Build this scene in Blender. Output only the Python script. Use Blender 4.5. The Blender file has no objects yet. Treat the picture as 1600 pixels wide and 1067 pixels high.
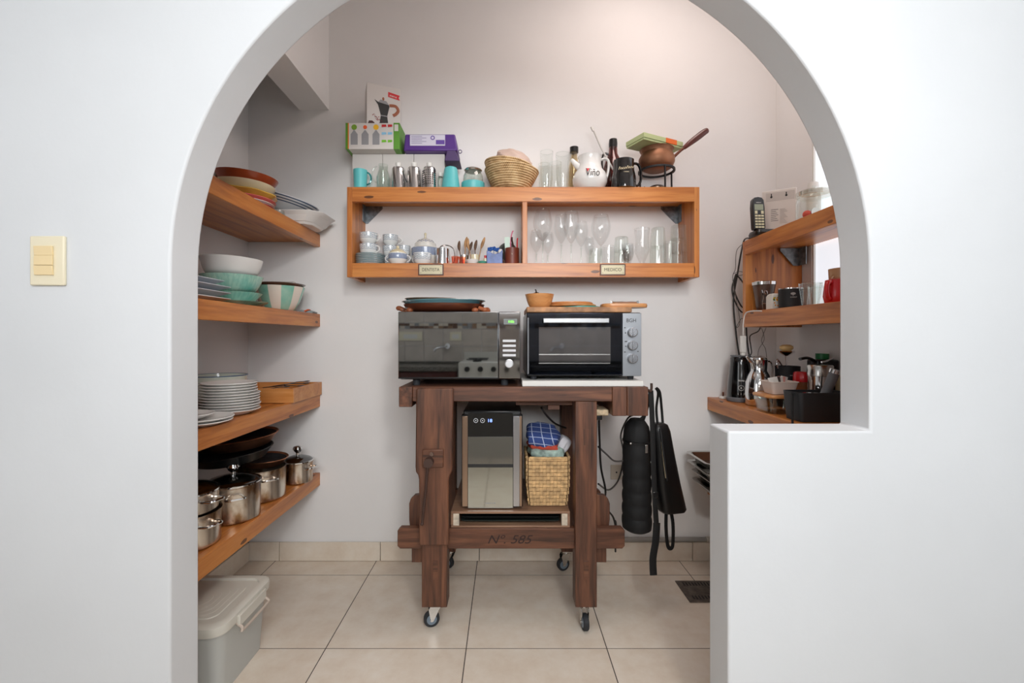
import bpy, bmesh, math, random
from mathutils import Vector, Matrix
random.seed(7)
PI = math.pi
C = bpy.context.scene.collection
SC = bpy.context.scene

# ------------------------------------------------------------------ camera, world, lights, exposure
F, CX, CY, H = 710.0, 790.0, 528.0, 1.104
cam_d = bpy.data.cameras.new('camera'); cam = bpy.data.objects.new('camera', cam_d); C.objects.link(cam)
cam.location = (0, 0, H); cam.rotation_euler = (PI/2, 0, 0)
cam_d.sensor_width = 36; cam_d.lens = F/1600*36; cam_d.shift_x = 10/1600; cam_d.shift_y = -5.5/1600
cam_d.clip_start = 0.02
SC.camera = cam
wd = bpy.data.worlds.new('world'); SC.world = wd; wd.use_nodes = True
wd.node_tree.nodes['Background'].inputs[0].default_value = (0.75, 0.85, 1, 1)
wd.node_tree.nodes['Background'].inputs[1].default_value = 0.5
SC.view_settings.view_transform = 'Standard'; SC.view_settings.look = 'None'
SC.view_settings.gamma = 1; SC.view_settings.use_curve_mapping = False
SC.view_settings.exposure = 0.03

def area(name, loc, target, sx, sy, power, col):
    d = bpy.data.lights.new(name, 'AREA'); d.shape = 'RECTANGLE'; d.size = sx; d.size_y = sy
    d.energy = power; d.color = col
    o = bpy.data.objects.new(name, d); C.objects.link(o); o.location = loc
    o.rotation_euler = (Vector(target)-Vector(loc)).to_track_quat('-Z', 'Y').to_euler()
    return o
area('kitchen_ceiling_light', (0.45, -0.6, 2.25), (0.1, 2.2, 1.2), 0.2, 0.2, 13, (1, .98, .95))
area('kitchen_frontal_fill', (0.25, -1.2, 1.78), (0.0, 2.0, 1.25), 1.6, 0.8, 22, (.94, .97, 1)).data.spread = math.radians(115)  # added soft fill behind the camera, brightens the pantry through the arch
area('kitchen_window_light', (2.42, -0.95, 1.4), (-0.6, 1.4, 1.2), 0.9, 1.6, 7.5, (.74, .87, 1))
area('kitchen_side_fill', (-2.0, -0.8, 1.5), (0.4, 1.4, 1.0), 0.8, 1.2, 6, (.97, .98, 1))  # unseen fill from the left, added to lift the front wall and jamb
area('kitchen_back_fill', (0.2, 0.5, 2.9), (0.2, -1.3, 1.2), 1.2, 0.5, 12, (1, .98, .96))  # added fill, brightens the kitchen wall mirrored in the appliance doors
area('pantry_ceiling_light', (0.6, 1.50, 2.93), (0.4, 1.6, 0), 0.9, 0.5, 9.5, (1, .85, .79))

# ------------------------------------------------------------------ helpers
def PX(px, Y): return (px-CX)*Y/F
def PZ(py, Y): return H-(py-CY)*Y/F

class MB:
    def __init__(s): s.v = []; s.f = []; s.s = []
    def add(s, vs, fs, sm=False, M=None):
        b = len(s.v)
        for v in vs:
            v = Vector(v)
            s.v.append(M @ v if M else v)
        for f in fs: s.f.append([b+i for i in f]); s.s.append(sm)
        return s
    def box(s, x0, x1, y0, y1, z0, z1, M=None):
        vs = [(x0,y0,z0),(x1,y0,z0),(x1,y1,z0),(x0,y1,z0),(x0,y0,z1),(x1,y0,z1),(x1,y1,z1),(x0,y1,z1)]
        return s.add(vs, [(0,3,2,1),(4,5,6,7),(0,1,5,4),(1,2,6,5),(2,3,7,6),(3,0,4,7)], False, M)
    def taper(s, b, t, z0, z1, M=None):   # b,t = (x0,x1,y0,y1)
        vs = [(b[0],b[2],z0),(b[1],b[2],z0),(b[1],b[3],z0),(b[0],b[3],z0),(t[0],t[2],z1),(t[1],t[2],z1),(t[1],t[3],z1),(t[0],t[3],z1)]
        return s.add(vs, [(0,3,2,1),(4,5,6,7),(0,1,5,4),(1,2,6,5),(2,3,7,6),(3,0,4,7)], False, M)
    def lathe(s, prof, seg=32, c=(0,0,0), M=None, sx=1, sy=1, close=False, fn=None):
        vs = []; rings = []
        for r, z in prof:
            if r < 1e-6:
                rings.append([len(vs)]); vs.append((c[0], c[1], c[2]+z))
            else:
                ring = []
                for i in range(seg):
                    a = 2*PI*i/seg; k = fn(a, z) if fn else 1
                    ring.append(len(vs)); vs.append((c[0]+r*k*sx*math.cos(a), c[1]+r*k*sy*math.sin(a), c[2]+z))
                rings.append(ring)
        fs = []
        pairs = list(zip(rings, rings[1:]))
        if close: pairs.append((rings[-1], rings[0]))
        for A, B in pairs:
            if len(A) == 1 and len(B) == 1: continue
            for i in range(seg):
                j = (i+1) % seg
                if len(A) == 1: fs.append((A[0], B[j], B[i]))
                elif len(B) == 1: fs.append((A[i], A[j], B[0]))
                else: fs.append((A[i], A[j], B[j], B[i]))
        return s.add(vs, fs, True, M)
    def cyl(s, r, z0, z1, seg=24, c=(0,0,0), M=None, r2=None):
        r2 = r if r2 is None else r2
        return s.lathe([(0,z0),(r,z0),(r2,z1),(0,z1)], seg, c, M)
    def tube(s, pts, r, seg=8, smooth=6, M=None, flat=None):
        pts = [Vector(p) for p in pts]
        if smooth and len(pts) > 2:
            q = []
            for i in range(len(pts)-1):
                p0 = pts[max(i-1,0)]; p1 = pts[i]; p2 = pts[i+1]; p3 = pts[min(i+2,len(pts)-1)]
                for k in range(smooth):
                    t = k/smooth
                    q.append(0.5*((2*p1)+(p2-p0)*t+(2*p0-5*p1+4*p2-p3)*t*t+(3*p1-p0-3*p2+p3)*t**3))
            q.append(pts[-1]); pts = q
        n = len(pts); vs = []; fs = []
        up = None
        for i, p in enumerate(pts):
            d = (pts[min(i+1,n-1)]-pts[max(i-1,0)])
            if d.length < 1e-9: d = Vector((0,0,1))
            d.normalize()
            if up is None:
                up = Vector((0,0,1)) if abs(d.z) < .9 else Vector((1,0,0))
                if flat: up = Vector(flat)
            u = (up - d*up.dot(d)); 
            if u.length < 1e-6: u = d.orthogonal()
            u.normalize(); w = d.cross(u); up = u
            rr = r(i/(n-1)) if callable(r) else r
            ra, rb = rr if isinstance(rr, tuple) else (rr, rr)
            for k in range(seg):
                a = 2*PI*k/seg
                vs.append(p+u*ra*math.cos(a)+w*rb*math.sin(a))
        for i in range(n-1):
            for k in range(seg):
                j = (k+1) % seg
                fs.append((i*seg+k, i*seg+j, (i+1)*seg+j, (i+1)*seg+k))
        fs.append(tuple(reversed(range(seg)))); fs.append(tuple((n-1)*seg+k for k in range(seg)))
        return s.add(vs, fs, True, M)
    def prism(s, poly, a, b, axis='y', M=None, sm=False):
        n = len(poly)
        def mk(p, t):
            return {'y': (p[0], t, p[1]), 'x': (t, p[0], p[1]), 'z': (p[0], p[1], t)}[axis]
        vs = [mk(p, a) for p in poly]+[mk(p, b) for p in poly]
        fs = [tuple(range(n)), tuple(reversed(range(n, 2*n)))]
        b0 = len(s.f)
        s.add(vs, fs+[(i, i+n, (i+1)%n+n, (i+1)%n) for i in range(n)], False, M)
        if sm:
            for k in range(b0+2, len(s.f)): s.s[k] = True
        return s
    def sphere(s, c, rx, ry=None, rz=None, seg=16, n=8, M=None, fn=None):
        ry = ry or rx; rz = rz or rx
        prof = [(math.sin(PI*i/n), -math.cos(PI*i/n)) for i in range(n+1)]
        prof[0] = (0,-1); prof[-1] = (0,1)
        K = Matrix.Translation(c) @ Matrix.Diagonal((rx, ry, rz, 1))
        if M: K = M @ K
        return s.lathe(prof, seg, M=K, fn=fn)
    def build(s, name, mat, parent=None, bevel=0, loc=None, rot=None, segs=2, ang=38):
        me = bpy.data.meshes.new(name); me.from_pydata([tuple(v) for v in s.v], [], s.f)
        me.polygons.foreach_set('use_smooth', s.s)
        bm = bmesh.new(); bm.from_mesh(me); bmesh.ops.recalc_face_normals(bm, faces=bm.faces); bm.to_mesh(me); bm.free()
        me.set_sharp_from_angle(angle=math.radians(ang))
        me.materials.append(mat); o = bpy.data.objects.new(name, me); C.objects.link(o)
        if parent: o.parent = parent
        if loc is not None: o.location = loc
        if rot is not None: o.rotation_euler = rot
        if bevel:
            m = o.modifiers.new('bevel', 'BEVEL'); m.width = bevel; m.segments = segs; m.limit_method = 'ANGLE'; m.angle_limit = math.radians(50)
        return o

def tag(o, label, cat, group=None):
    o['label'] = label; o['category'] = cat
    if group: o['group'] = group
    return o
def thing(name, label, cat, loc=(0,0,0), rz=0, group=None):
    o = bpy.data.objects.new(name, None); C.objects.link(o); o.empty_display_size = .02
    o.location = loc; o.rotation_euler = (0, 0, rz)
    return tag(o, label, cat, group)
def struct(o): o['kind'] = 'structure'; return o
def dup(o, loc, label=None, rz=None, rot=None, group=None):
    c = o.copy(); C.objects.link(c); c.location = loc
    if label: c['label'] = label
    if rz is not None: c.rotation_euler = (0, 0, rz)
    if rot is not None: c.rotation_euler = rot
    if group: c['group'] = group
    for ch in list(o.children):
        d = ch.copy(); C.objects.link(d); d.parent = c
        for g in list(ch.children):
            e = g.copy(); C.objects.link(e); e.parent = d
    return c
def text(s, width, parent, mat, loc, rot=(PI/2,0,0), name='lettering', font_shear=0, ext=.0003, height=None):
    cu = bpy.data.curves.new('t', 'FONT'); cu.body = s; cu.align_x = 'CENTER'; cu.align_y = 'CENTER'; cu.shear = font_shear
    cu.resolution_u = 3
    ob = bpy.data.objects.new('t', cu); C.objects.link(ob)
    me = bpy.data.meshes.new_from_object(ob); bpy.data.objects.remove(ob)
    xs = [v.co.x for v in me.vertices]; ys = [v.co.y for v in me.vertices]
    k = width/(max(xs)-min(xs)); mx = (max(xs)+min(xs))/2; my = (max(ys)+min(ys))/2
    ky = height/(max(ys)-min(ys)) if height else k
    for v in me.vertices: v.co = ((v.co.x-mx)*k, (v.co.y-my)*ky, 0)
    me.materials.clear(); me.materials.append(mat); me.name = name
    o = bpy.data.objects.new(name, me); C.objects.link(o); o.parent = parent; o.location = loc; o.rotation_euler = rot
    return o

def marks(n, width, height, parent, mt, loc, rot=(PI/2,0,0), seed=1, name='lettering', slope=0):
    """a row of small unreadable letter strokes, for print too small to read in the photograph"""
    rd = random.Random(seed); m = MB(); p = width/n; w = height*.16
    for k in range(n):
        x = -width/2+p*(k+.12); g = p*.76; dz = slope*(x/width)
        m.box(x, x+w, -height/2+dz, height/2+dz, 0, .0003)
        for q in (-.5, 0, .5):
            if rd.random() < .62: m.box(x+w, x+g, height*q*.84-w/2+dz, height*q*.84+w/2+dz, 0, .0003)
        if rd.random() < .5: m.box(x+g-w, x+g, -height/2+dz, height/2+dz, .0, .0003)
    o = m.build(name, mt, parent, loc=loc, rot=rot); o['kind'] = 'stuff'; return o

# ------------------------------------------------------------------ materials
def lin(c):
    r = []
    for x in c[:3]:
        x = x/255.0
        r.append(x/12.92 if x <= .04045 else ((x+.055)/1.055)**2.4)
    return (r[0], r[1], r[2], 1)
MC = {}
def newmat(name):
    m = bpy.data.materials.new(name); m.use_nodes = True
    return m, m.node_tree, m.node_tree.nodes['Principled BSDF']
def mat(name, col, rough=.5, metal=0, spec=.5, coat=0, bump=0, bscale=60, var=0, vscale=8, emit=0, sheen=0, trans=0, alpha=1):
    if name in MC: return MC[name]
    m, nt, b = newmat(name); N = nt.nodes; L = nt.links
    b.inputs['Base Color'].default_value = lin(col); b.inputs['Roughness'].default_value = rough
    b.inputs['Metallic'].default_value = metal; b.inputs['Specular IOR Level'].default_value = spec
    b.inputs['Coat Weight'].default_value = coat; b.inputs['Coat Roughness'].default_value = .08
    b.inputs['Sheen Weight'].default_value = sheen; b.inputs['Transmission Weight'].default_value = trans
    if emit: b.inputs['Emission Color'].default_value = lin(col); b.inputs['Emission Strength'].default_value = emit
    if var or bump: tc = N.new('ShaderNodeTexCoord')
    if var:
        n = N.new('ShaderNodeTexNoise'); n.inputs['Scale'].default_value = vscale; n.inputs['Detail'].default_value = 5
        L.new(tc.outputs['Object'], n.inputs['Vector'])
        r = N.new('ShaderNodeValToRGB'); r.color_ramp.elements[0].position = .3; r.color_ramp.elements[1].position = .7
        r.color_ramp.elements[0].color = lin([x*(1-var) for x in col]); r.color_ramp.elements[1].color = lin([min(255, x*(1+var*.5)) for x in col])
        L.new(n.outputs[0], r.inputs[0]); L.new(r.outputs[0], b.inputs['Base Color'])
    if bump:
        n2 = N.new('ShaderNodeTexNoise'); n2.inputs['Scale'].default_value = bscale; n2.inputs['Detail'].default_value = 4
        L.new(tc.outputs['Object'], n2.inputs['Vector'])
        bp = N.new('ShaderNodeBump'); bp.inputs['Strength'].default_value = bump; bp.inputs['Distance'].default_value = .002
        L.new(n2.outputs[0], bp.inputs['Height']); L.new(bp.outputs[0], b.inputs['Normal'])
    MC[name] = m; return m
def ramp(nt, fac, stops):
    r = nt.nodes.new('ShaderNodeValToRGB'); e = r.color_ramp.elements
    e[0].position = stops[0][0]; e[0].color = lin(stops[0][1]); e[1].position = stops[-1][0]; e[1].color = lin(stops[-1][1])
    for p, c in stops[1:-1]: q = e.new(p); q.color = lin(c)
    nt.links.new(fac, r.inputs[0]); return r.outputs[0]
def mth(nt, op, a, b=None):
    n = nt.nodes.new('ShaderNodeMath'); n.operation = op
    for i, x in enumerate((a, b)):
        if x is None: continue
        if isinstance(x, (int, float)): n.inputs[i].default_value = x
        else: nt.links.new(x, n.inputs[i])
    return n.outputs[0]
def mixc(nt, fac, a, b):
    n = nt.nodes.new('ShaderNodeMix'); n.data_type = 'RGBA'
    if isinstance(fac, float): n.inputs[0].default_value = fac
    else: nt.links.new(fac, n.inputs[0])
    for i, x in ((6, a), (7, b)):
        if isinstance(x, (tuple, list)): n.inputs[i].default_value = lin(x)
        else: nt.links.new(x, n.inputs[i])
    return n.outputs[2]
def wood(name, stops, axis, across=14, along=1.0, rough=.38, knots=True, bump=.25, coat=.15, dark=(60,28,18)):
    m, nt, b = newmat(name); N = nt.nodes; L = nt.links
    tc = N.new('ShaderNodeTexCoord'); info = N.new('ShaderNodeObjectInfo')
    off = N.new('ShaderNodeVectorMath'); off.operation = 'ADD'
    cmb = N.new('ShaderNodeCombineXYZ')
    rnd = mth(nt, 'MULTIPLY', info.outputs['Random'], 37.0)
    for i in range(3): L.new(rnd, cmb.inputs[i])
    L.new(tc.outputs['Object'], off.inputs[0]); L.new(cmb.outputs[0], off.inputs[1])
    mp = N.new('ShaderNodeMapping'); sc = [across]*3; sc['xyz'.index(axis)] = along; mp.inputs['Scale'].default_value = sc
    L.new(off.outputs[0], mp.inputs[0])
    n1 = N.new('ShaderNodeTexNoise'); n1.inputs['Scale'].default_value = 1.6; n1.inputs['Detail'].default_value = 6; n1.inputs['Distortion'].default_value = 1.2
    L.new(mp.outputs[0], n1.inputs['Vector'])
    n2 = N.new('ShaderNodeTexNoise'); n2.inputs['Scale'].default_value = 9; n2.inputs['Detail'].default_value = 3
    L.new(mp.outputs[0], n2.inputs['Vector'])
    f = mth(nt, 'ADD', mth(nt, 'MULTIPLY', n1.outputs[0], .75), mth(nt, 'MULTIPLY', n2.outputs[0], .25))
    col = ramp(nt, f, stops)
    if knots:
        mp2 = N.new('ShaderNodeMapping'); s2 = [13]*3; s2['xyz'.index(axis)] = 4.2; mp2.inputs['Scale'].default_value = s2
        L.new(off.outputs[0], mp2.inputs[0])
        v = N.new('ShaderNodeTexVoronoi'); v.inputs['Scale'].default_value = 1; v.inputs['Randomness'].default_value = 1
        L.new(mp2.outputs[0], v.inputs['Vector'])
        d = mth(nt, 'ADD', v.outputs['Distance'], mth(nt, 'MULTIPLY', n2.outputs[0], .08))
        mk = mth(nt, 'LESS_THAN', d, .13)
        col = mixc(nt, mth(nt, 'MULTIPLY', mk, .8), col, dark)
    L.new(col, b.inputs['Base Color']); b.inputs['Roughness'].default_value = rough; b.inputs['Coat Weight'].default_value = coat; b.inputs['Coat Roughness'].default_value = .25
    bp = N.new('ShaderNodeBump'); bp.inputs['Strength'].default_value = bump; bp.inputs['Distance'].default_value = .001
    L.new(f, bp.inputs['Height']); L.new(bp.outputs[0], b.inputs['Normal'])
    return m
PINE = [(.30,(146,80,34)),(.45,(184,110,50)),(.55,(200,126,60)),(.7,(212,142,74))]
pine = {a: wood('pine_'+a, PINE, a) for a in 'xyz'}
BEN = [(.32,(54,33,22)),(.5,(92,56,38)),(.68,(120,77,53))]
ben = {a: wood('bench_wood_'+a, BEN, a, across=18, along=1.5, knots=False, rough=.5, coat=.05) for a in 'xyz'}
lightwood = wood('light_wood', [(.3,(176,112,60)),(.5,(200,138,82)),(.7,(214,156,100))], 'x', across=20, knots=False)
traywood = wood('tray_wood', [(.3,(168,100,48)),(.5,(196,128,66)),(.7,(212,150,90))], 'x', across=10, knots=False)
darkwood = wood('dark_wood', [(.3,(58,26,16)),(.5,(92,46,28)),(.7,(120,66,40))], 'x', across=12, knots=False)
boxwood = wood('box_wood', [(.3,(104,76,58)),(.5,(136,102,80)),(.7,(160,126,100))], 'x', across=16, knots=False)

def plaster(name, col, stain=0):
    m, nt, b = newmat(name); N = nt.nodes; L = nt.links
    tc = N.new('ShaderNodeTexCoord')
    n = N.new('ShaderNodeTexNoise'); n.inputs['Scale'].default_value = 1.7; n.inputs['Detail'].default_value = 6
    L.new(tc.outputs['Object'], n.inputs['Vector'])
    L.new(ramp(nt, n.outputs[0], [(.35, [c*.975 for c in col]), (.65, col)]), b.inputs['Base Color'])
    n2 = N.new('ShaderNodeTexNoise'); n2.inputs['Scale'].default_value = 28; n2.inputs['Detail'].default_value = 5
    L.new(tc.outputs['Object'], n2.inputs['Vector'])
    bp = N.new('ShaderNodeBump'); bp.inputs['Strength'].default_value = .18; bp.inputs['Distance'].default_value = .004
    L.new(n2.outputs[0], bp.inputs['Height']); L.new(bp.outputs[0], b.inputs['Normal'])
    b.inputs['Roughness'].default_value = .75; b.inputs['Specular IOR Level'].default_value = .25
    return m
wall_white = plaster('wall_white_toned_down', (222,224,226))  # white plaster darkened to balance its brightness against the pantry
wall_pantry = plaster('wall_white_lifted', (240,238,236))  # white plaster lightened in place of more light inside the pantry

def floor_tile_mat():
    m, nt, b = newmat('floor_tile_ceramic'); N = nt.nodes; L = nt.links
    tc = N.new('ShaderNodeTexCoord'); info = N.new('ShaderNodeObjectInfo')
    off = N.new('ShaderNodeVectorMath'); off.operation = 'ADD'; cmb = N.new('ShaderNodeCombineXYZ')
    r = mth(nt, 'MULTIPLY', info.outputs['Random'], 23.0)
    for i in range(3): L.new(r, cmb.inputs[i])
    L.new(tc.outputs['Object'], off.inputs[0]); L.new(cmb.outputs[0], off.inputs[1])
    n = N.new('ShaderNodeTexNoise'); n.inputs['Scale'].default_value = 11; n.inputs['Detail'].default_value = 9; n.inputs['Roughness'].default_value = .65
    L.new(off.outputs[0], n.inputs['Vector'])
    L.new(ramp(nt, n.outputs[0], [(.3,(222,206,187)),(.5,(230,217,200)),(.7,(236,226,212))]), b.inputs['Base Color'])
    b.inputs['Roughness'].default_value = .32
    return m
tile_m = floor_tile_mat()
grout = mat('grout', (78,68,60), .9)
white_cer = mat('white_ceramic', (232,230,226), .18, coat=.4)
cream_cer = mat('cream_ceramic', (226,214,180), .22, coat=.4)
yellow_cer = mat('yellow_ceramic', (226,184,84), .22, coat=.4)
red_cer = mat('red_ceramic', (196,36,48), .22, coat=.4)
pink_cer = mat('pink_ceramic', (232,110,104), .22, coat=.4)
orange_cer = mat('terracotta_glazed', (156,66,30), .3, coat=.3, var=.25)
steel = mat('brushed_steel', (200,198,194), .22, metal=1)
chrome = mat('chrome', (225,225,225), .07, metal=1)
galv = mat('galvanised', (135,142,146), .45, metal=.7, var=.25, vscale=60)
blackpl = mat('black_plastic', (18,18,19), .3, coat=.2)
blackmatte = mat('black_matte', (26,26,28), .6)
rubber = mat('rubber', (40,42,46), .7)
greypl = mat('grey_plastic', (104,106,110), .5)
silverpl = mat('silver_panel', (142,145,149), .35, metal=.6)
whitepl = mat('white_plastic', (228,226,220), .4)
ivory = mat('ivory_plastic', (236,226,198), .4)
ivory2 = mat('ivory_rocker', (240,216,168), .4)
ink = mat('black_ink', (30,28,28), .6)
redm = mat('red_plastic', (206,26,34), .3, coat=.3)
tealpl = mat('turquoise_plastic', (96,190,192), .4)
fabric_black = mat('black_nylon', (13,13,14), .75, bump=.3, bscale=400)
leather = mat('black_leather', (16,16,17), .36, bump=.15, bscale=200)
cardboard_w = mat('white_cardboard', (214,209,204), .7)
copper = mat('aged_copper', (158,112,84), .5, metal=.75, var=.2)
iron = mat('black_iron', (30,30,32), .55)

def stained_steel():
    m, nt, b = newmat('stained_steel'); N = nt.nodes; L = nt.links
    tc = N.new('ShaderNodeTexCoord')
    n = N.new('ShaderNodeTexNoise'); n.inputs['Scale'].default_value = 14; n.inputs['Detail'].default_value = 6
    mp = N.new('ShaderNodeMapping'); mp.inputs['Scale'].default_value = (1,1,.45)
    L.new(tc.outputs['Object'], mp.inputs[0]); L.new(mp.outputs[0], n.inputs['Vector'])
    L.new(ramp(nt, n.outputs[0], [(.38,(70,42,24)),(.50,(160,126,92)),(.62,(224,214,200))]), b.inputs['Base Color'])
    b.inputs['Metallic'].default_value = .92; b.inputs['Roughness'].default_value = .24
    return m
ssteel = stained_steel()

def glass_mat(name, tint=(255,255,255), edge=.55, base=.04, rough=.02):
    m = bpy.data.materials.new(name); m.use_nodes = True; nt = m.node_tree; N = nt.nodes; L = nt.links
    N.remove(N['Principled BSDF']); out = N['Material Output']
    t = N.new('ShaderNodeBsdfTransparent'); t.inputs[0].default_value = lin(tint)
    g = N.new('ShaderNodeBsdfGlossy'); g.inputs['Roughness'].default_value = rough; g.inputs[0].default_value = (.95,.95,.95,1)
    lw = N.new('ShaderNodeLayerWeight'); lw.inputs[0].default_value = .5
    p = mth(nt, 'POWER', lw.outputs['Facing'], 3.0)
    f = mth(nt, 'ADD', mth(nt, 'MULTIPLY', p, edge), base)
    mx = N.new('ShaderNodeMixShader'); L.new(f, mx.inputs[0]); L.new(t.outputs[0], mx.inputs[1]); L.new(g.outputs[0], mx.inputs[2])
    L.new(mx.outputs[0], out.inputs[0]); return m
glass = glass_mat('clear_glass', (250,251,251), .5, .045)
glass_t = glass_mat('thick_glass', (247,250,248), .55, .06)
glass_lid = glass_mat('glass_lid', (150,155,158), .5, .14)
glass_br = glass_mat('brown_glass', (196,104,60), .4, .08)
glass_or = glass_mat('orange_glass', (255,208,190), .4, .06)
def translucent(name, col, amt=.5):
    m = bpy.data.materials.new(name); m.use_nodes = True; nt = m.node_tree; N = nt.nodes; L = nt.links
    b = N['Principled BSDF']; b.inputs['Base Color'].default_value = lin(col); b.inputs['Roughness'].default_value = .35
    t = N.new('ShaderNodeBsdfTransparent'); t.inputs[0].default_value = lin((235,238,240))
    mx = N.new('ShaderNodeMixShader'); mx.inputs[0].default_value = amt
    L.new(t.outputs[0], mx.inputs[1]); L.new(b.outputs[0], mx.inputs[2]); L.new(mx.outputs[0], N['Material Output'].inputs[0])
    return m
tubplastic = translucent('translucent_tub_plastic', (232,233,228), .62)
lidplastic = translucent('translucent_lid_plastic', (236,231,218), .72)
clearbag = translucent('clear_film', (232,222,212), .55)

def glaze(name, base, bands=(), stripes=None, streak=None, dots=None):
    """ceramic glaze: bands (z0,z1,colour,pattern), stripes (n,colour), streak (colour,amount)"""
    m, nt, b = newmat(name); N = nt.nodes; L = nt.links
    tc = N.new('ShaderNodeTexCoord'); sp = N.new('ShaderNodeSeparateXYZ'); L.new(tc.outputs['Object'], sp.inputs[0])
    x, y, z = sp.outputs; ang = mth(nt, 'ARCTAN2', y, x)
    rgb = N.new('ShaderNodeRGB'); rgb.outputs[0].default_value = lin(base); col = rgb.outputs[0]
    if streak:
        n = N.new('ShaderNodeTexNoise'); n.inputs['Scale'].default_value = 9; n.inputs['Detail'].default_value = 5
        cb = N.new('ShaderNodeCombineXYZ'); L.new(mth(nt,'MULTIPLY',ang,1.4), cb.inputs[0]); L.new(mth(nt,'MULTIPLY',z,3.0), cb.inputs[1]); L.new(cb.outputs[0], n.inputs['Vector'])
        s = mth(nt, 'MULTIPLY', mth(nt, 'GREATER_THAN', n.outputs[0], .5), .5)
        n2 = N.new('ShaderNodeTexNoise'); n2.inputs['Scale'].default_value = 16; L.new(tc.outputs['Object'], n2.inputs['Vector'])
        col = mixc(nt, mth(nt,'MULTIPLY',mth(nt,'POWER',n2.outputs[0],2.0),1.7), col, streak)
        col = mixc(nt, mth(nt,'MULTIPLY',s,.4), col, (74,150,140))
    if stripes:
        nn, sc_ = stripes
        mk = mth(nt, 'GREATER_THAN', mth(nt, 'SINE', mth(nt, 'MULTIPLY', ang, float(nn))), 0.0)
        nz = N.new('ShaderNodeTexNoise'); nz.inputs['Scale'].default_value = 25; L.new(tc.outputs['Object'], nz.inputs['Vector'])
        sc2 = mixc(nt, nz.outputs[0], sc_, (176,206,186))
        col = mixc(nt, mk, col, sc2)
    for z0, z1, bc, pat in bands:
        mk = mth(nt, 'MULTIPLY', mth(nt, 'GREATER_THAN', z, z0), mth(nt, 'LESS_THAN', z, z1))
        if pat == 'lattice':
            a = mth(nt,'SINE', mth(nt,'ADD', mth(nt,'MULTIPLY',ang,26.0), mth(nt,'MULTIPLY',z,1400.0)))
            c = mth(nt,'SINE', mth(nt,'SUBTRACT', mth(nt,'MULTIPLY',ang,26.0), mth(nt,'MULTIPLY',z,1400.0)))
            pm = mth(nt,'LESS_THAN', mth(nt,'MULTIPLY',a,c), .45)
            mk = mth(nt,'MULTIPLY', mk, mth(nt,'ADD', mth(nt,'MULTIPLY',pm,.6), .25))
        elif pat == 'flower':
            a = mth(nt,'SINE', mth(nt,'MULTIPLY',ang,14.0)); c = mth(nt,'SINE', mth(nt,'MULTIPLY',z,900.0))
            mk = mth(nt,'MULTIPLY', mk, mth(nt,'GREATER_THAN', mth(nt,'MULTIPLY',a,c), .2))
        col = mixc(nt, mk, col, bc)
    L.new(col, b.inputs['Base Color']); b.inputs['Roughness'].default_value = .2; b.inputs['Coat Weight'].default_value = .4
    return m
BLUE = (88,116,162)

# ------------------------------------------------------------------ profiles
def bowl_prof(rb, rr, h, t=.004, p=.5, n=9, z0=0):
    out = [(0, z0), (rb, z0)]
    out += [(rb+(rr-rb)*(i/n)**p, z0+h*i/n) for i in range(1, n+1)]
    out += [(rb+(rr-rb)*(i/n)**p-t, z0+max(h*i/n, t)+(.0 if i < n else .001)) for i in range(n, 0, -1)]
    out += [(max(rb-t, .001), z0+t), (0, z0+t)]
    return out
def plate_prof(r, h=.018, w=.62):
    return [(0,0),(w*r,0),(w*r+.004,.003),(r*.97,h-.002),(r,h),(r*.99,h+.002),(w*r+.004,.0065),(w*r-.004,.0045),(0,.0045)]
def cup_prof(r0, r1, h, t=.003): return [(0,0),(r0,0),(r1,h),(r1-t,h),(max(r0-t,.001),t),(0,t)]
def handle_pts(r, z0, z1, out, ang=0):
    pts = []
    for i in range(9):
        a = -PI/2+PI*i/8
        rr = r+out*math.cos(a); z = (z0+z1)/2+(z1-z0)/2*math.sin(a)
        pts.append((rr*math.cos(ang), rr*math.sin(ang), z))
    return pts

# ------------------------------------------------------------------ SETTING
LW, RW, BW = -1.28, 1.346, 2.26      # pantry side walls and back wall
A0, A1 = 1.12, 1.225                 # arch wall faces
KL, KR, KB, CE = -2.3, 2.5, -1.3, 3.0
# arch wall, opening with sill on the right
poly = [(KL,0),(-.8267,0),(-.8267,1.2775)]
n = 80
for i in range(1, n): 
    a = PI-PI*i/n; poly.append((.0363+.863*math.cos(a), 1.2775+.863*math.sin(a)))
poly += [(.8993,1.2775),(.8993,.874),(.549,.874),(.549,0),(KR,0),(KR,CE),(KL,CE)]
m = MB(); m.prism(poly, A0, A1, 'y')
o = struct(m.build('wall_front', wall_white, bevel=.006, segs=3))
struct(MB().box(LW-.1, RW+.1, BW, BW+.1, -.02, CE).build('wall_back', wall_pantry))
struct(MB().box(LW-.1, LW, A1, BW, -.02, CE).build('wall_left', wall_pantry))
m = MB(); WY0, WY1, WZ0, WZ1 = 1.32, 2.0, 1.16, 2.3
m.box(RW, RW+.1, WY1, BW, -.02, CE); m.box(RW, RW+.1, A1, WY0, -.02, CE); m.box(RW, RW+.1, WY0, WY1, -.02, WZ0); m.box(RW, RW+.1, WY0, WY1, WZ1, CE)
struct(m.build('wall_right', wall_pantry))
struct(MB().box(KL-.1, KR+.1, KB-.1, BW+.1, CE, CE+.08).build('ceiling', wall_white))
struct(MB().box(KL-.1, KL, KB, A1, -.02, CE).build('wall_kitchen_left', wall_white))
m = MB(); m.box(KR, KR+.1, KB, A1, -.02, CE)
struct(m.build('wall_kitchen_right', wall_white))
struct(MB().box(KL-.1, KR+.1, KB-.1, KB, -.02, CE).build('wall_kitchen_back', wall_white))
# beam under the pantry ceiling on the left
struct(MB().box(-1.025, -.8786, A1, BW, 2.237, CE).build('trim_1', wall_pantry))
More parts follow.
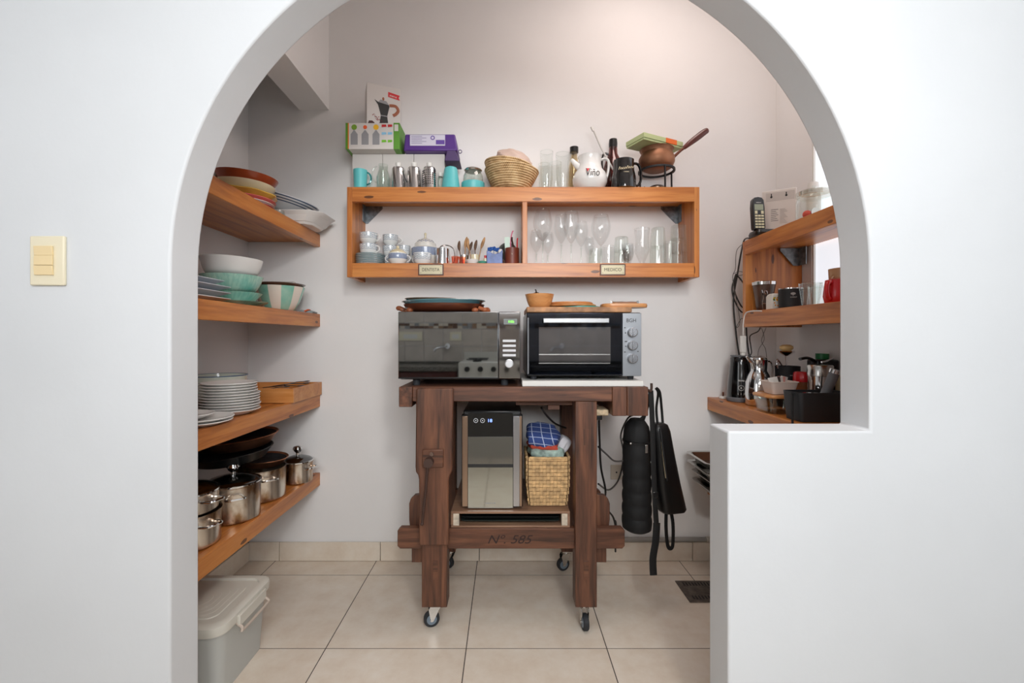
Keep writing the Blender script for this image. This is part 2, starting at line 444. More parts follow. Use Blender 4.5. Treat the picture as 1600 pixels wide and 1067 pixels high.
# pantry window (frosted, backlit) on the right
pane_m = mat('frosted_daylight_pane', (226,232,240), .5, emit=.95)
win = struct(MB().box(RW+.003, RW+.035, WY0, WY0+.03, WZ0, WZ1).box(RW+.003, RW+.035, WY1-.010, WY1, WZ0, WZ1)
    .box(RW+.003, RW+.035, WY0+.03, WY1-.010, WZ0, WZ0+.03).box(RW+.003, RW+.035, WY0+.03, WY1-.010, WZ1-.03, WZ1).build('window_1', whitepl))
MB().box(RW+.012, RW+.018, WY0+.025, WY1-.008, WZ0+.025, WZ1-.025).build('pane', pane_m, win)

# floor with tiles
fl = struct(MB().box(KL-.1, KR+.1, KB-.1, BW+.1, -.06, -.0006).build('floor', grout))
tm = {}
def floor_tile(x0, x1, y0, y1):
    g = .0018
    w, d = round(x1-x0, 4), round(y1-y0, 4)
    if (w, d) not in tm:
        me = MB().box(-w/2+g, w/2-g, -d/2+g, d/2-g, -.004, 0).build('tile', tile_m, fl)
        tm[(w, d)] = me; o = me
    else:
        o = tm[(w, d)].copy(); C.objects.link(o)
    o.location = ((x0+x1)/2, (y0+y1)/2, 0)
xj = [KL]+[-.14+.5*k for k in range(-4, 6)]+[KR]; yj = [KB]+[1.616+.5*k for k in range(-5, 2)]+[BW]
for i in range(len(xj)-1):
    for j in range(len(yj)-1): floor_tile(xj[i], xj[i+1], yj[j], yj[j+1])
# baseboards of tile
bb = struct(MB().box(LW, RW, BW-.006, BW, 0, .09).build('baseboard_back', grout))
xs = [LW+.008, -1.12, -.62, -.13, .38, .925, RW]
for i in range(len(xs)-1):
    MB().box(xs[i]+.0015, xs[i+1]-.0015, BW-.013, BW-.004, .0015, .093).build('tile', tile_m, bb, bevel=.001, segs=1)
bb = struct(MB().box(LW, LW+.006, A1, BW-.014, 0, .09).build('baseboard_left', grout))
ys = [A1, 1.25, 1.75, BW-.014]
for i in range(len(ys)-1):
    MB().box(LW+.004, LW+.013, ys[i]+.0015, ys[i+1]-.0015, .0015, .093).build('tile', tile_m, bb, bevel=.001, segs=1)
# drain
dr = thing('floor_drain', 'square slotted metal drain cover set in the floor tiles', 'drain', (.768, 1.894, .0005))
MB().box(0, .165, 0, .166, 0, .004).build('frame', mat('drain_metal', (112,104,98), .45, metal=.8, var=.2, vscale=40), dr, bevel=.001)
m = MB()
for r_ in range(2):
    for k in range(9): 
        m.box(.025+k*.0135, .031+k*.0135, .02+r_*.105, .045+r_*.105, .0038, .0048)
m.build('slot', ink, dr)
# conduit above baseboard
co = thing('conduit_pipe', 'thin grey conduit pipe running along the wall above the tile skirting', 'pipe', (0, 0, 0))
Mx = Matrix.Rotation(PI/2, 4, 'Y')
gp = mat('conduit_grey', (150,146,140), .6)
m = MB(); m.tube([(.50, BW-.014, .108), (RW-.002, BW-.014, .108)], .0115, 12, 0); m.build('pipe', gp, co)
m = MB(); m.tube([(.99, BW-.0155, .108), (1.05, BW-.0155, .108)], .0145, 12, 0); m.build('sleeve', mat('conduit_sleeve', (196,188,176), .5), co)

# light switch on arch wall
sw = thing('light_switch', 'ivory three-rocker light switch plate on the white wall left of the arch', 'light switch', (PX(78.5, A0), A0, PZ(408, A0)))
MB().box(-.042, .042, -.009, 0, -.0605, .0605).build('switch_plate', ivory, sw, bevel=.003)
MB().box(-.027, .019, -.0098, -.009, -.038, .038).build('insert', ivory, sw)
for k, tilt in ((1, .10), (0, -.02), (-1, .10)):
    MB().box(-.0225, .0225, -.004, 0, -.0115, .0115).build('rocker', ivory2, sw, bevel=.0006, loc=(-.004, -.0105, k*.0238), rot=(tilt, 0, 0))

# ------------------------------------------------------------------ kitchen behind the camera (seen in the oven and microwave doors)
kt = mat('kitchen_wall_tile', (206,194,182), .25, var=.05)
for i in range(14):
    for j, (z0, z1) in enumerate(((.86, 1.02), (1.02, 1.20), (1.26, 1.46), (1.46, 1.86))):
        x0 = -1.45+.2*i
        MB().box(x0+.002, x0+.198, KB, KB+.008, z0+.002, z1-.002).build('tile', kt, bpy.data.objects['wall_kitchen_back'])
mos = [mat('mosaic_%s' % nn, c, .3) for nn, c in (('brown', (96,66,50)), ('cream', (220,208,190)), ('tan', (150,116,88)), ('grey', (150,150,150)))]
for i in range(56):
    for j in range(2):
        MB().box(-1.45+.05*i+.001, -1.45+.05*i+.049, KB, KB+.009, 1.203+.027*j, 1.229+.027*j).build('mosaic_tile', random.choice(mos), bpy.data.objects['wall_kitchen_back'])
granite = mat('granite', (92,88,80), .2, var=.6, vscale=90)
for a, b, lb in ((-1.6, -.445, 'grey speckled granite worktop mirrored at the left of the microwave door'), (.245, 1.94, 'grey speckled granite worktop mirrored in the oven door')):
    o = MB().box(a, b, KB+.01, KB+.6, .801, .84).box(a, b, KB+.01, KB+.03, .84, .86).build('kitchen_worktop', granite, bevel=.003); tag(o, lb, 'worktop')
for k, x in enumerate((-1.6, -1.0, .25, .82, 1.39)):
    w = .55
    cm = mat('cabinet_red_brown' if k < 2 else 'cabinet_blue_grey', (84,34,26) if k < 2 else (96,104,120), .4)
    cb = thing('kitchen_cabinet', ['dark red kitchen cabinet mirrored at the far left of the microwave door', 'dark red kitchen cabinet mirrored beside the cooker', 'blue grey kitchen cabinet mirrored at the left of the oven door', 'blue grey kitchen cabinet mirrored in the middle of the oven door', 'blue grey kitchen cabinet mirrored at the right of the oven door'][k], 'cabinet', (x, KB, 0))
    MB().box(0, w, .01, .54, .1, .80).box(.02, w-.02, .01, .5, 0, .1).build('body', cm, cb)
    dd = MB().box(.01, w-.01, .54, .558, .11, .79).build('door', cm, cb, bevel=.002)
    MB().box(w/2-.06, w/2+.06, .558, .575, .70, .715).build('handle', steel, dd)
st = thing('cooker', 'white gas cooker with black knobs mirrored in the microwave door', 'cooker', (-.44, KB+.02, 0))
MB().box(.01, .65, 0, .58, 0, .88).build('body', mat('cooker_enamel', (214,210,200), .3), st, bevel=.004)
MB().box(.01, .65, 0, .02, .88, .96).build('splash_guard', mat('cooker_enamel', (214,210,200), .3), st)
m = MB()
for gx in (.17, .48):
    for gy in (.16, .42):
        m.tube([(gx-.1, gy, .9), (gx+.1, gy, .9)], .006, 6, 0).tube([(gx, gy-.1, .9), (gx, gy+.1, .9)], .006, 6, 0).cyl(.04, .88, .892, 16, (gx, gy, 0))
m.build('grate', iron, st)
for k in range(5): MB().cyl(.024, 0, .03, 16, M=Matrix.Translation((.09+.12*k, .58, .82)) @ Matrix.Rotation(-PI/2, 4, 'X')).build('knob', blackpl, st)
for k, (x, nm) in enumerate(((-.60, 'microwave'), (.58, 'oven'))):
    t = thing('tap', 'chrome wall tap mirrored in the %s door' % nm, 'tap', (x, KB+.012, 1.02))
    m = MB(); m.tube([(0,0,0),(0,.05,0),(-.03,.10,-.005),(-.10,.14,-.02),(-.12,.145,-.05)], .011, 10); m.build('spout', chrome, t)
    MB().cyl(.026, 0, .05, 16, M=Matrix.Rotation(-PI/2, 4, 'X')).build('valve', chrome, t)
for k, (x, w) in enumerate(((-.99, .12), (-.52, .06), (.60, .07))):
    zz = 1.12 if k < 2 else 1.34
    t = thing('wall_socket', ['wide ivory socket plate mirrored in the microwave door', 'small white socket plate mirrored in the microwave door', 'ivory socket plate mirrored in the oven window'][k], 'wall socket', (x, KB+.009, zz))
    MB().box(-w, w, 0, .008, -.045, .045).build('plate', ivory, t, bevel=.002); MB().box(-w*.6, w*.6, .008, .01, -.022, .022).build('insert', whitepl, t)

# ------------------------------------------------------------------ LEFT SHELVES
shl = []
for z1, zz, lab in ((1.617, 1.556, 'top pine wall shelf along the left wall, holding tilted serving dishes'),
              (1.2227, 1.1597, 'second pine shelf on the left wall, holding the green and white bowls'),
              (.824, .763, 'third pine shelf on the left wall, holding plates and a wooden tray'),
              (.4355, .373, 'lowest pine shelf on the left wall, holding steel pots')):
    t = thing('wall_shelf', lab, 'shelf', (0, 0, 0), group=None)
    MB().box(LW+.001, -.948, A1+.002, BW-.001, z1-.036, z1-.002).build('board', pine['y'], t, bevel=.0015)
    MB().box(-.948, -.922, A1+.002, BW-.001, zz, z1).build('fascia', pine['y'], t, bevel=.002)

# items on the top left shelf
def solo(mb, name, mt, label, cat, loc, rot=None, group=None, bevel=0, ang=38):
    o = mb.build(name, mt, None, bevel, loc, rot, ang=ang); return tag(o, label, cat, group)
Z1, Z2, Z3, Z4 = 1.6175, 1.2232, .8245, .4360
solo(MB().lathe([(0,0),(.027,0),(.03,.05),(.03,.085),(.02,.10),(.0,.108),(0,.106),(.018,.098),(.027,.085),(.027,.05),(.024,.003),(0,.003)], 24), 'glass_jar', glass_mat('smoky_jar', (214,206,196), .5, .12), 'small domed glass jar at the near end of the top left shelf', 'jar', (-1.09, 1.665, 1.642-.024))
st_loc = (-1.052, 1.83)
z = Z1
rp = MB().lathe(plate_prof(.108, .014), 40)
o = solo(rp, 'plate', red_cer, 'dark red plate at the bottom of the colourful stack on the top left shelf', 'plate', (st_loc[0], st_loc[1], z))
z += .008
solo(MB().lathe(plate_prof(.111, .017), 40), 'plate', white_cer, 'white plate between the two red plates of the colourful stack', 'plate', (st_loc[0], st_loc[1], z)); z += .008
solo(MB().lathe(plate_prof(.115, .022), 40), 'plate', pink_cer, 'coral red rimmed plate under the yellow scalloped dish', 'plate', (st_loc[0], st_loc[1], z)); z += .017
oct8 = lambda a, zz: 1+.035*math.cos(8*a)
yd = solo(MB().lathe([(0,0),(.075,0),(.085,.01),(.118,.028),(.119,.031),(.116,.031),(.085,.015),(.07,.005),(0,.005)], 64, fn=oct8), 'dish', yellow_cer, 'yellow scalloped dish in the colourful stack on the top left shelf', 'dish', (st_loc[0], st_loc[1], z), rot=(0,.02,0)); z += .026
solo(MB().lathe([(0,0),(.08,0),(.092,.012),(.114,.034),(.115,.038),(.110,.037),(.088,.018),(.08,.006),(0,.006)], 48), 'dish', cream_cer, 'cream coloured round dish between the yellow dish and brown bowl', 'dish', (st_loc[0]-.003, st_loc[1], z)); z += .022
solo(MB().lathe(bowl_prof(.085, .128, .055, .005, .8), 40, sx=.93, sy=.89), 'bowl', orange_cer, 'brown terracotta bowl on top of the colourful dish stack', 'bowl', (st_loc[0]-.002, st_loc[1]+.01, z), rot=(0,.06,0))
# serving dish (octagonal, white)
def octa(w, d, c): return [(-w+c,-d),(w-c,-d),(w,-d+c),(w,d-c),(w-c,d),(-w+c,d),(-w,d-c),(-w,-d+c)]
def loft(rings, zs, close_top=False):
    vs = []; fs = []; n = len(rings[0])
    for r, z in zip(rings, zs): vs += [(p[0], p[1], z) for p in r]
    for k in range(len(rings)-1):
        for i in range(n): fs.append((k*n+i, k*n+(i+1)%n, (k+1)*n+(i+1)%n, (k+1)*n+i))
    fs.append(tuple(range(n))); fs.append(tuple((len(rings)-1)*n+i for i in range(n)))
    return vs, fs
m = MB(); m.add(*loft([octa(.105,.085,.03), octa(.125,.10,.035), octa(.16,.118,.045), octa(.162,.120,.045), octa(.156,.114,.043), octa(.12,.095,.033), octa(.10,.08,.03)], [0,.03,.050,.054,.054,.012,.006]))
solo(m, 'serving_dish', white_cer, 'white octagonal serving dish overhanging the far end of the top left shelf', 'dish', (-.985, 2.125, Z1), bevel=.002)
m = MB(); m.lathe(bowl_prof(.038, .028, .034, .003, 1.0), 28)
solo(m, 'glass_dish', glass_t, 'small round glass dish between the red plates and white serving dish', 'dish', (-.983, 1.957, Z1))
# blue rimmed plates tilted
bl = glaze('blue_striped_white_glaze', (226,228,230), bands=[(.030,.0335,(70,92,120),None),(.039,.0425,(70,92,120),None),(.048,.052,(70,92,120),None)])
m = MB().lathe([(0,0),(.06,0),(.07,.006),(.125,.040),(.145,.0525),(.146,.055),(.142,.054),(.12,.042),(.06,.01),(0,.008)], 56)
bp_ = solo(m, 'plate', bl, 'deep white plate with blue rim stripes resting on the white serving dish', 'plate', (-1.03, 2.105, Z1+.070), rot=(0.0,.22,0))

# second left shelf
def sqplate(w, h): 
    return loft([octa(w*.6,w*.6,.02), octa(w,w,.018), octa(w,w,.018), octa(w*.58,w*.58,.02)], [0,h,h+.003,.005])
blu = mat('blue_grey_ceramic', (204,211,220), .25, coat=.3)
for k in range(4):
    m = MB(); m.add(*sqplate(.10-.014*(k==3), .016))
    solo(m, 'square_plate', white_cer if k in (0,) else blu, ['white square plate lowest of the left stack on the second shelf', 'pale blue square plate second from the bottom of the left stack', 'pale blue square plate third from the bottom of the left stack', 'small pale blue square plate topmost of the left stack'][k], 'plate', (-1.065, 1.515, Z2+.0205*k + .0*k), bevel=.001)
bx, by = -1.055, 1.755
G = (206,214,190)
gz = glaze('green_streaked_glaze', (206,226,206), streak=(110,188,172))
m = MB().lathe([(0,0),(.06,0),(.075,.006),(.112,.016),(.118,.019),(.112,.019),(.075,.011),(0,.006)], 48, fn=lambda a, zz: 1+.05*math.cos(5*a+.6))
solo(m, 'leaf_plate', gz, 'green wavy-edged plate at the base of the bowl stack on the second shelf', 'plate', (bx+.012, by, Z2))
solo(MB().lathe(bowl_prof(.055, .098, .042, .004, .8), 40), 'bowl', gz, 'small green glazed bowl beneath the larger green bowl', 'bowl', (bx+.006, by, Z2+.0115))
solo(MB().lathe(bowl_prof(.07, .108, .062, .004, .55), 40), 'bowl', gz, 'larger green glazed bowl directly under the white bowl', 'bowl', (bx-.002, by, Z2+.056))
solo(MB().lathe(bowl_prof(.075, .107, .066, .004, .45), 40), 'bowl', white_cer, 'plain white bowl on top of the green bowls on the second shelf', 'bowl', (bx-.004, by, Z2+.119), rot=(0,.03,0))
sgz = glaze('striped_bowl_glaze', (226,214,200), stripes=(6, (84,172,154)))
solo(MB().lathe(bowl_prof(.05, .107, .112, .005, .55, 14), 48), 'striped_bowl', sgz, 'cream bowl with wide green vertical stripes on the second left shelf', 'bowl', (-1.032, 2.075, Z2))
solo(MB().lathe(bowl_prof(.035, .108, .04, .003, .6, 10), 40), 'bowl', mat('dark_brown_glaze', (84,52,36), .25, coat=.4), 'dark brown bowl nested in the rim of the green striped bowl', 'bowl', (-1.030, 2.075, Z2+.0845))
t = thing('plastic_box', 'clear plastic box standing behind the striped bowl against the wall', 'box', (-1.20, 2.20, Z2))
MB().taper((0,.17,0,.035),(0,.17,0,.035),0,.155).build('shell', clearbag, t, bevel=.002)
m = MB()
for k in range(5): m.box(.085+.011*k, .093+.011*k, -.0008, -.0002, .128, .137)
m.build('print_mark', ink, t)
# napkin/foil at far end
t = thing('trivet', 'folded grey metal trivet with an orange patch at the shelf end', 'trivet', (-.975, 2.21, Z2))
m = MB().prism([(-.05,0),(.045,0),(.05,.006),(.03,.014),(.012,.004),(-.006,.018),(-.022,.006),(-.045,.010)], -.025, .025, 'y'); m.build('body', mat('trivet_grey', (146,156,158), .4), t, bevel=.001)
MB().prism([(.008,.007),(.034,.0155),(.026,.02),(.006,.013)], -.026, -.01, 'y').build('patch', mat('orange_patch', (214,96,54), .5), t)

# third left shelf: plates, bowl, wooden tray
pl = MB().lathe(plate_prof(.101, .017, .66), 44).build('dinner_plate', white_cer)
ords = ['bottom', 'second', 'third', 'fourth', 'fifth', 'sixth', 'seventh', 'eighth', 'ninth', 'tenth']
for k in range(11):
    lb = 'white dinner plate, topmost of the tall stack on the third left shelf' if k == 10 else ('white dinner plate at the bottom of the tall stack on the third left shelf' if k == 0 else 'white dinner plate, %s from the bottom of the tall stack on the third left shelf' % ords[k])
    loc = (-1.022+random.uniform(-.003,.003)-(.004 if k > 6 else 0), 1.685, Z3+k*.0098)
    if k == 0: pl.location = loc; tag(pl, lb, 'plate', 'tall stack of white plates')
    else: 
        q = dup(pl, loc, lb)
        if k > 6: q.scale = (.94, .94, 1)
for k, (dx, r_) in enumerate(((0,.104),(.004,.104),(-.03,.078))):
    solo(MB().lathe(plate_prof(r_, .013, .66), 44), 'plate', white_cer, ['white plate lowest of the low near stack on the third left shelf', 'white plate in the middle of the low near stack on the third left shelf', 'small white plate on top of the low near stack on the third left shelf'][k], 'plate', (-1.0+dx, 1.468, Z3+k*.0105), group='low near stack of white plates')
rg = glaze('green_white_bowl_glaze', (214,218,204), bands=[(.0,.07,(150,186,170),None)], stripes=None)
m = MB().lathe(bowl_prof(.055, .105, .128, .004, .5, 12), 44)
solo(m, 'large_bowl', rg, 'large pale green bowl with a blue rim line behind the tall plate stack', 'bowl', (-1.167, 1.845, Z3))
m = MB().lathe([(.1010,.1275),(.1060,.1275),(.1060,.1305),(.1010,.1305)], 44, close=True); o = m.build('rim_line', mat('blue_line', (60,84,120), .3), bpy.data.objects['large_bowl'])
t = thing('wooden_tray', 'open pine cutlery tray at the far end of the third left shelf', 'tray', (-1.0, 2.09, Z3))
# x -.21..+.09 -> world -1.21..-.91, y 1.96..2.24
MB().box(-.215, .085, -.13, .15, 0, .006).build('base', traywood, t)
for a in ((-.225,.09,-.14,-.13),(-.225,.09,.15,.16)): MB().box(a[0],a[1],a[2],a[3],0,.062).build('side', traywood, t, bevel=.001)
for a in ((-.225,-.215,-.13,.15),(.08,.09,-.13,.15)): MB().box(a[0],a[1],a[2],a[3],0,.062).build('side', traywood, t, bevel=.001)
forkm = mat('cutlery_dark_steel', (92,92,94), .3, metal=1)
for k in range(6):
    g = 'cutlery in the wooden tray'
    m = MB(); m.tube([(-.08,0,0),(0,0,.004),(.06,0,0)], (lambda u: (.002, .006 if u < .3 else .003)), 8, 4); m.sphere((.075,0,0), .02, .012, .003, 12, 6)
    o = m.build('spoon', forkm, None, loc=(-1.09+.022*k, 2.02+.022*k, Z3+.0365+.0065*k), rot=(.0, -.02, .35+.5*(k%3))); tag(o, 'metal spoon in the open pine cutlery tray, '+['nearest the front left','second from the front','third from the front','third from the back','second from the back','farthest back'][k], 'spoon', g)

# bottom left shelf: pots
def pot(name, label, loc, r, h, lid=None, hang=(0.3,), hl=.04, mt=None, loop=True):
    t = thing(name, label, 'pot', loc)
    MB().lathe([(0,0),(r-.004,0),(r,.004),(r,h-.003),(r+.004,h),(r+.004,h+.002),(r-.002,h+.001),(r-.003,.005),(0,.005)], 48).build('body', mt or ssteel, t)
    for a in hang:
        mm = Matrix.Rotation(a, 4, 'Z')
        m = MB(); m.tube([(r-.002,-.028,h*.72),(r+.012,-.03,h*.74),(r+hl*.75,-.022,h*.76),(r+hl*.8,0,h*.76),(r+hl*.75,.022,h*.76),(r+.012,.03,h*.74),(r-.002,.028,h*.72)], .0045, 8, 4, M=mm)
        m.build('handle', chrome, t)
    if lid:
        l = MB().lathe([(r+.001,h+.003),(r+.001,h+.006),(r*.85,h+.016),(r*.4,h+.026),(0,h+.029),(0,h+.026),(r*.4,h+.023),(r*.85,h+.013),(r-.002,h+.003)], 44).build('lid', lid, t)
        MB().lathe([(r-.003,h+.0025),(r+.004,h+.0025),(r+.004,h+.007),(r-.003,h+.008)], 44, close=True).build('lid_rim', chrome, l)
        MB().lathe([(0,h+.028),(.008,h+.028),(.008,h+.04),(.016,h+.047),(.022,h+.058),(.018,h+.068),(.007,h+.073),(0,h+.073)], 24).build('knob', chrome, l)
    return t
def pan(label, loc, r, h, rot, ha, mt=None, hl=.12):
    t = thing('frying_pan', label, 'frying pan', loc); t.rotation_euler = rot
    MB().lathe([(0,0),(r*.75,0),(r*.82,.004),(r,h),(r+.003,h+.001),(r+.001,h+.003),(r-.003,h+.001),(r*.8,.008),(0,.006)], 48).build('body', mt, t)
    MB().lathe([(0,.0065),(r*.79,.0085),(r-.0035,h)], 48).build('coating', blackmatte, t)
    if hl:
        mm = Matrix.Rotation(ha, 4, 'Z')
        MB().tube([(r*.96,0,h-.008),(r+.03,0,h+.004),(r+hl*.6,0,h+.014),(r+hl,0,h+.012)], lambda u: (.006+.003*u, .008+.005*u), 10, 5, M=mm).build('handle', blackpl, t)
    return t
pot('cooking_pot', 'large stained steel pot with a tilted glass lid on the lowest left shelf', (-1.02, 1.70, Z4), .092, .128, glass_lid, (-.95, 2.2))
pot('cooking_pot', 'steel pot partly behind the left side of the arch on the lowest shelf', (-1.04, 1.478, Z4), .098, .105, None, (-.35, 2.8), .045)
p2 = pot('cooking_pot', 'steel pan with loop handle nested on the pot behind the arch side', (-1.045, 1.478, Z4+.108), .096, .06, glass_lid, (-.25,), .05)
pot('cooking_pot', 'brown-stained steel pot under the frying pans on the lowest left shelf', (-1.035, 1.915, Z4), .099, .125, None, (-.75,), .035)
pot('cooking_pot', 'small steel pot with a glass lid at the far end of the lowest shelf', (-.972, 2.125, Z4), .066, .092, glass_lid, (-.25, 2.9), .03)
pm = mat('pan_stained', (156,108,80), .3, metal=.85, var=.4, vscale=12)
pan('small black frying pan with a short handle on the brown-stained pot', (-1.035, 1.935, Z4+.131), .098, .028, (0, .03, 0), -1.9, pm, .085)
pan('wide dark frying pan beneath the topmost frying pan', (-1.085, 1.80, Z4+.186), .15, .038, (.05, -.07, 0), -.9, mat('dark_pan_steel', (66,66,66), .3, metal=.8), 0)
pan('black frying pan with stained copper underside topmost on the lowest left shelf', (-1.088, 1.835, Z4+.232), .155, .042, (.03, -.05, 0), -1.7, pm, .05)

# storage tub
t = thing('storage_tub', 'translucent plastic storage tub with clipped lid on the floor under the left shelves', 'storage box', (-1.045, 1.51, .001))
def rrect(w, d, c, n=5):
    p = []
    for cx, cy, a0 in ((w-c, d-c, 0), (-w+c, d-c, PI/2), (-w+c, -d+c, PI), (w-c, -d+c, 3*PI/2)):
        for i in range(n+1): a = a0+PI/2*i/n; p.append((cx+c*math.cos(a), cy+c*math.sin(a)))
    return p
m = MB(); m.add(*loft([rrect(.172,.127,.03), rrect(.184,.145,.04), rrect(.186,.147,.04), rrect(.182,.143,.038), rrect(.168,.123,.028)], [0,.20,.205,.203,.006])); 
for k in range(len(m.s)): m.s[k] = True
m.build('body', tubplastic, t)
m = MB(); m.add(*loft([rrect(.196,.156,.045), rrect(.198,.158,.046), rrect(.196,.156,.045), rrect(.186,.146,.04), rrect(.170,.130,.035), rrect(.168,.128,.034)], [.205,.222,.232,.238,.236,.229]))
for k in range(len(m.s)-2): m.s[k] = True
m.build('lid', lidplastic, t)
for k in range(5):
    MB().add(*loft([rrect(.14-.018*k,.10-.016*k,.03), rrect(.138-.018*k,.098-.016*k,.03)], [.2285+.0006*k,.2315+.0006*k])).build('ridge', lidplastic, t)
MB().box(.196,.206,-.075,.085,.190,.226).build('latch', lidplastic, t, bevel=.003)
MB().tube([(.186,-.07,.205),(.212,-.072,.188),(.212,-.072,.178),(.212,.0,.176),(.212,.08,.178),(.212,.082,.188),(.186,.08,.205)], .0045, 8, 3).build('bail_handle', mat('tub_handle', (196,180,166), .5), t)
for k, (c, x0, y0, w, d, h, nm) in enumerate((((214,196,176), -.14, -.10, .22, .12, .12, 'folded beige cloth inside the translucent storage tub'), ((146,168,166), -.12, .04, .2, .07, .15, 'folded grey green cloth inside the translucent storage tub'))):
    m = MB(); m.add(*loft([rrect(w/2,d/2,.02), rrect(w/2+.004,d/2+.004,.022), rrect(w/2,d/2,.02)], [0,h/2,h]))
    solo(m, 'folded_cloth', mat('tub_cloth_%d' % k, c, .9), nm, 'cloth', (-1.045+x0+w/2, 1.51+y0+d/2-.0, .012))

# ------------------------------------------------------------------ CENTRAL WALL SHELF
SY0 = 2.062
ws = thing('wall_cabinet_shelf', 'long open pine shelf unit with two compartments mounted on the back wall', 'shelf', (0, 0, 0))
sx0, sx1, sz0, sz1 = -.720, .880, 1.380, 1.7895
MB().box(sx0+.0235, sx1-.0235, SY0+.02, BW-.001, 1.757, sz1-.001).build('top_board', pine['x'], ws, bevel=.001)
MB().box(sx0+.0235, sx1-.0235, SY0+.02, BW-.001, 1.408, 1.439).build('bottom_board', pine['x'], ws, bevel=.001)
MB().box(sx0+.0235, sx1-.0235, SY0, SY0+.02, 1.7226, sz1).build('fascia', pine['x'], ws, bevel=.0015)
MB().box(sx0+.0235, sx1-.0235, SY0, SY0+.02, sz0, 1.4438).build('fascia', pine['x'], ws, bevel=.0015)
MB().box(sx0, sx0+.0235, SY0, BW-.001, sz0, sz1).build('side_panel', pine['z'], ws, bevel=.0015)
MB().box(sx1-.0235, sx1, SY0, BW-.001, sz0, sz1).build('side_panel', pine['z'], ws, bevel=.0015)
MB().box(.076, .0985, SY0+.003, BW-.001, 1.439, 1.757).build('divider', pine['z'], ws, bevel=.0015)
for sgn, x in ((1, sx0+.024), (-1, sx1-.024)):
    m = MB(); tri = [(0,0),(sgn*.085,0),(sgn*.085,-.012),(sgn*.012,-.085),(0,-.085)]
    m.prism([(x+a, 1.7565+b) for a, b in tri], BW-.006, BW-.002, 'y'); 
    m.box(min(x, x+sgn*.003), max(x, x+sgn*.003), BW-.05, BW-.002, 1.672, 1.7565)
    m.build('corner_bracket', galv, ws)
brass = mat('old_brass_plate', (186,176,146), .4, metal=.3)
for nm, px0, px1, s in (('d', 653.5, 693.5, 'DENTISTA'), ('m', 937.5, 977, 'MEDICO')):
    xc = (PX(px0, SY0)+PX(px1, SY0))/2; zc = PZ(421.5, SY0)
    fr = MB().box(-.058, .058, -.004, 0, -.026, .026).build('plaque_frame', darkwood, ws, bevel=.0015, loc=(xc, SY0, zc))
    fr['label'] = 'framed metal plaque reading %s' % s
    MB().box(-.052, .052, -.0055, -.004, -.0205, .0205).build('plaque_plate', brass, fr)
    text(s, .078, fr, ink, (0, -.006, 0), height=.0145)
    m = MB()
    for a, b in ((-.046,-.015),(.046,.015),(.046,-.015),(-.046,.015)): m.cyl(.0016, 0, .0012, 8, M=Matrix.Translation((a,-.0055,b)) @ Matrix.Rotation(PI/2, 4, 'X'))
    m.build('screw', ink, fr)

# ---- crockery in the left compartment
SB = 1.4395
cupg = glaze('blue_flower_cup_glaze', (228,230,228), bands=[(.030,.046,(110,134,160),'flower'),(.0485,.0505,(96,120,150),None),(.026,.0275,(96,120,150),None)])
def cup(loc, label, ang=0, r=.036, h=.052):
    t = thing('teacup', label, 'cup', loc, ang, 'blue and white tea service')
    MB().lathe([(0,0),(r*.62,0),(r*.66,.004),(r*.92,h*.3),(r,h*.7),(r*1.02,h),(r*.97,h),(r*.93,h*.6),(r*.6,.006),(0,.005)], 32).build('bowl', cupg, t)
    MB().tube(handle_pts(r*.97, h*.28, h*.85, .02), .0036, 8, 0).build('handle', white_cer, t)
    return t
c0 = cup((PX(576,2.14), 2.14, SB+.052), 'lower blue and white teacup stacked on the saucers', -.3, .041)
dup(c0, (PX(576,2.14), 2.14, SB+.052+.0525), 'upper blue and white teacup stacked above the saucers', -.25)
c1 = cup((PX(610,2.19), 2.19, SB), 'lowest blue and white teacup of the narrow stack of three', .2)
dup(c1, (PX(610,2.19), 2.19, SB+.053), 'middle blue and white teacup of the narrow stack of three', .35)
dup(c1, (PX(610,2.19), 2.19, SB+.106), 'topmost blue and white teacup of the narrow stack of three', .3)
q = dup(c1, (-.487, 2.18, SB+.053), 'blue and white teacup with raised handle behind the sugar bowl', 1.9); q.scale = (.8,.8,1)
q = dup(c1, (-.487, 2.18, SB), 'blue and white teacup beneath another behind the sugar bowl', 1.9); q.scale = (.8,.8,1)
c2 = cup((PX(660,2.11), 2.11, SB), 'blue and white teacup in front of the large teapot', 2.6, .041, .056)
sg = glaze('saucer_glaze', (224,228,228), bands=[(.0115,.02,(92,130,136),None)])
so = MB().lathe(plate_prof(.068, .012, .5), 36).build('saucer', sg); 
for k in range(6):
    loc = (PX(578,2.135)+.001*(k%2), 2.14, SB+.0084*k); lb = 'blue-rimmed saucer, %s of the stack of six' % ['lowest','second from the bottom','third from the bottom','fourth from the bottom','fifth from the bottom','topmost'][k]
    if k == 0: so.location = loc; tag(so, lb, 'saucer', 'blue and white tea service')
    else: dup(so, loc, lb)
tg = glaze('blue_lattice_glaze', (228,228,222), bands=[(.028,.052,BLUE,'lattice')])
t = thing('sugar_bowl', 'white sugar bowl with blue lattice band, lid and two handles', 'sugar bowl', (PX(621,2.10), 2.107, SB)); t.scale = (.95,.95,1)
MB().lathe([(0,0),(.030,0),(.034,.006),(.044,.025),(.046,.045),(.043,.056),(.04,.056),(.042,.045),(.03,.008),(0,.006)], 36).build('bowl', tg, t)
l = MB().lathe([(.041,.056),(.041,.059),(.03,.070),(.012,.077),(0,.079),(0,.076),(.03,.066),(.038,.056)], 36).build('lid', cream_cer, t)
MB().sphere((0,0,.085), .008, n=6).build('knob', cream_cer, l)
for a in (0, PI): MB().tube(handle_pts(.045, .018, .046, .016, a), .0028, 8, 0).build('handle', white_cer, t)
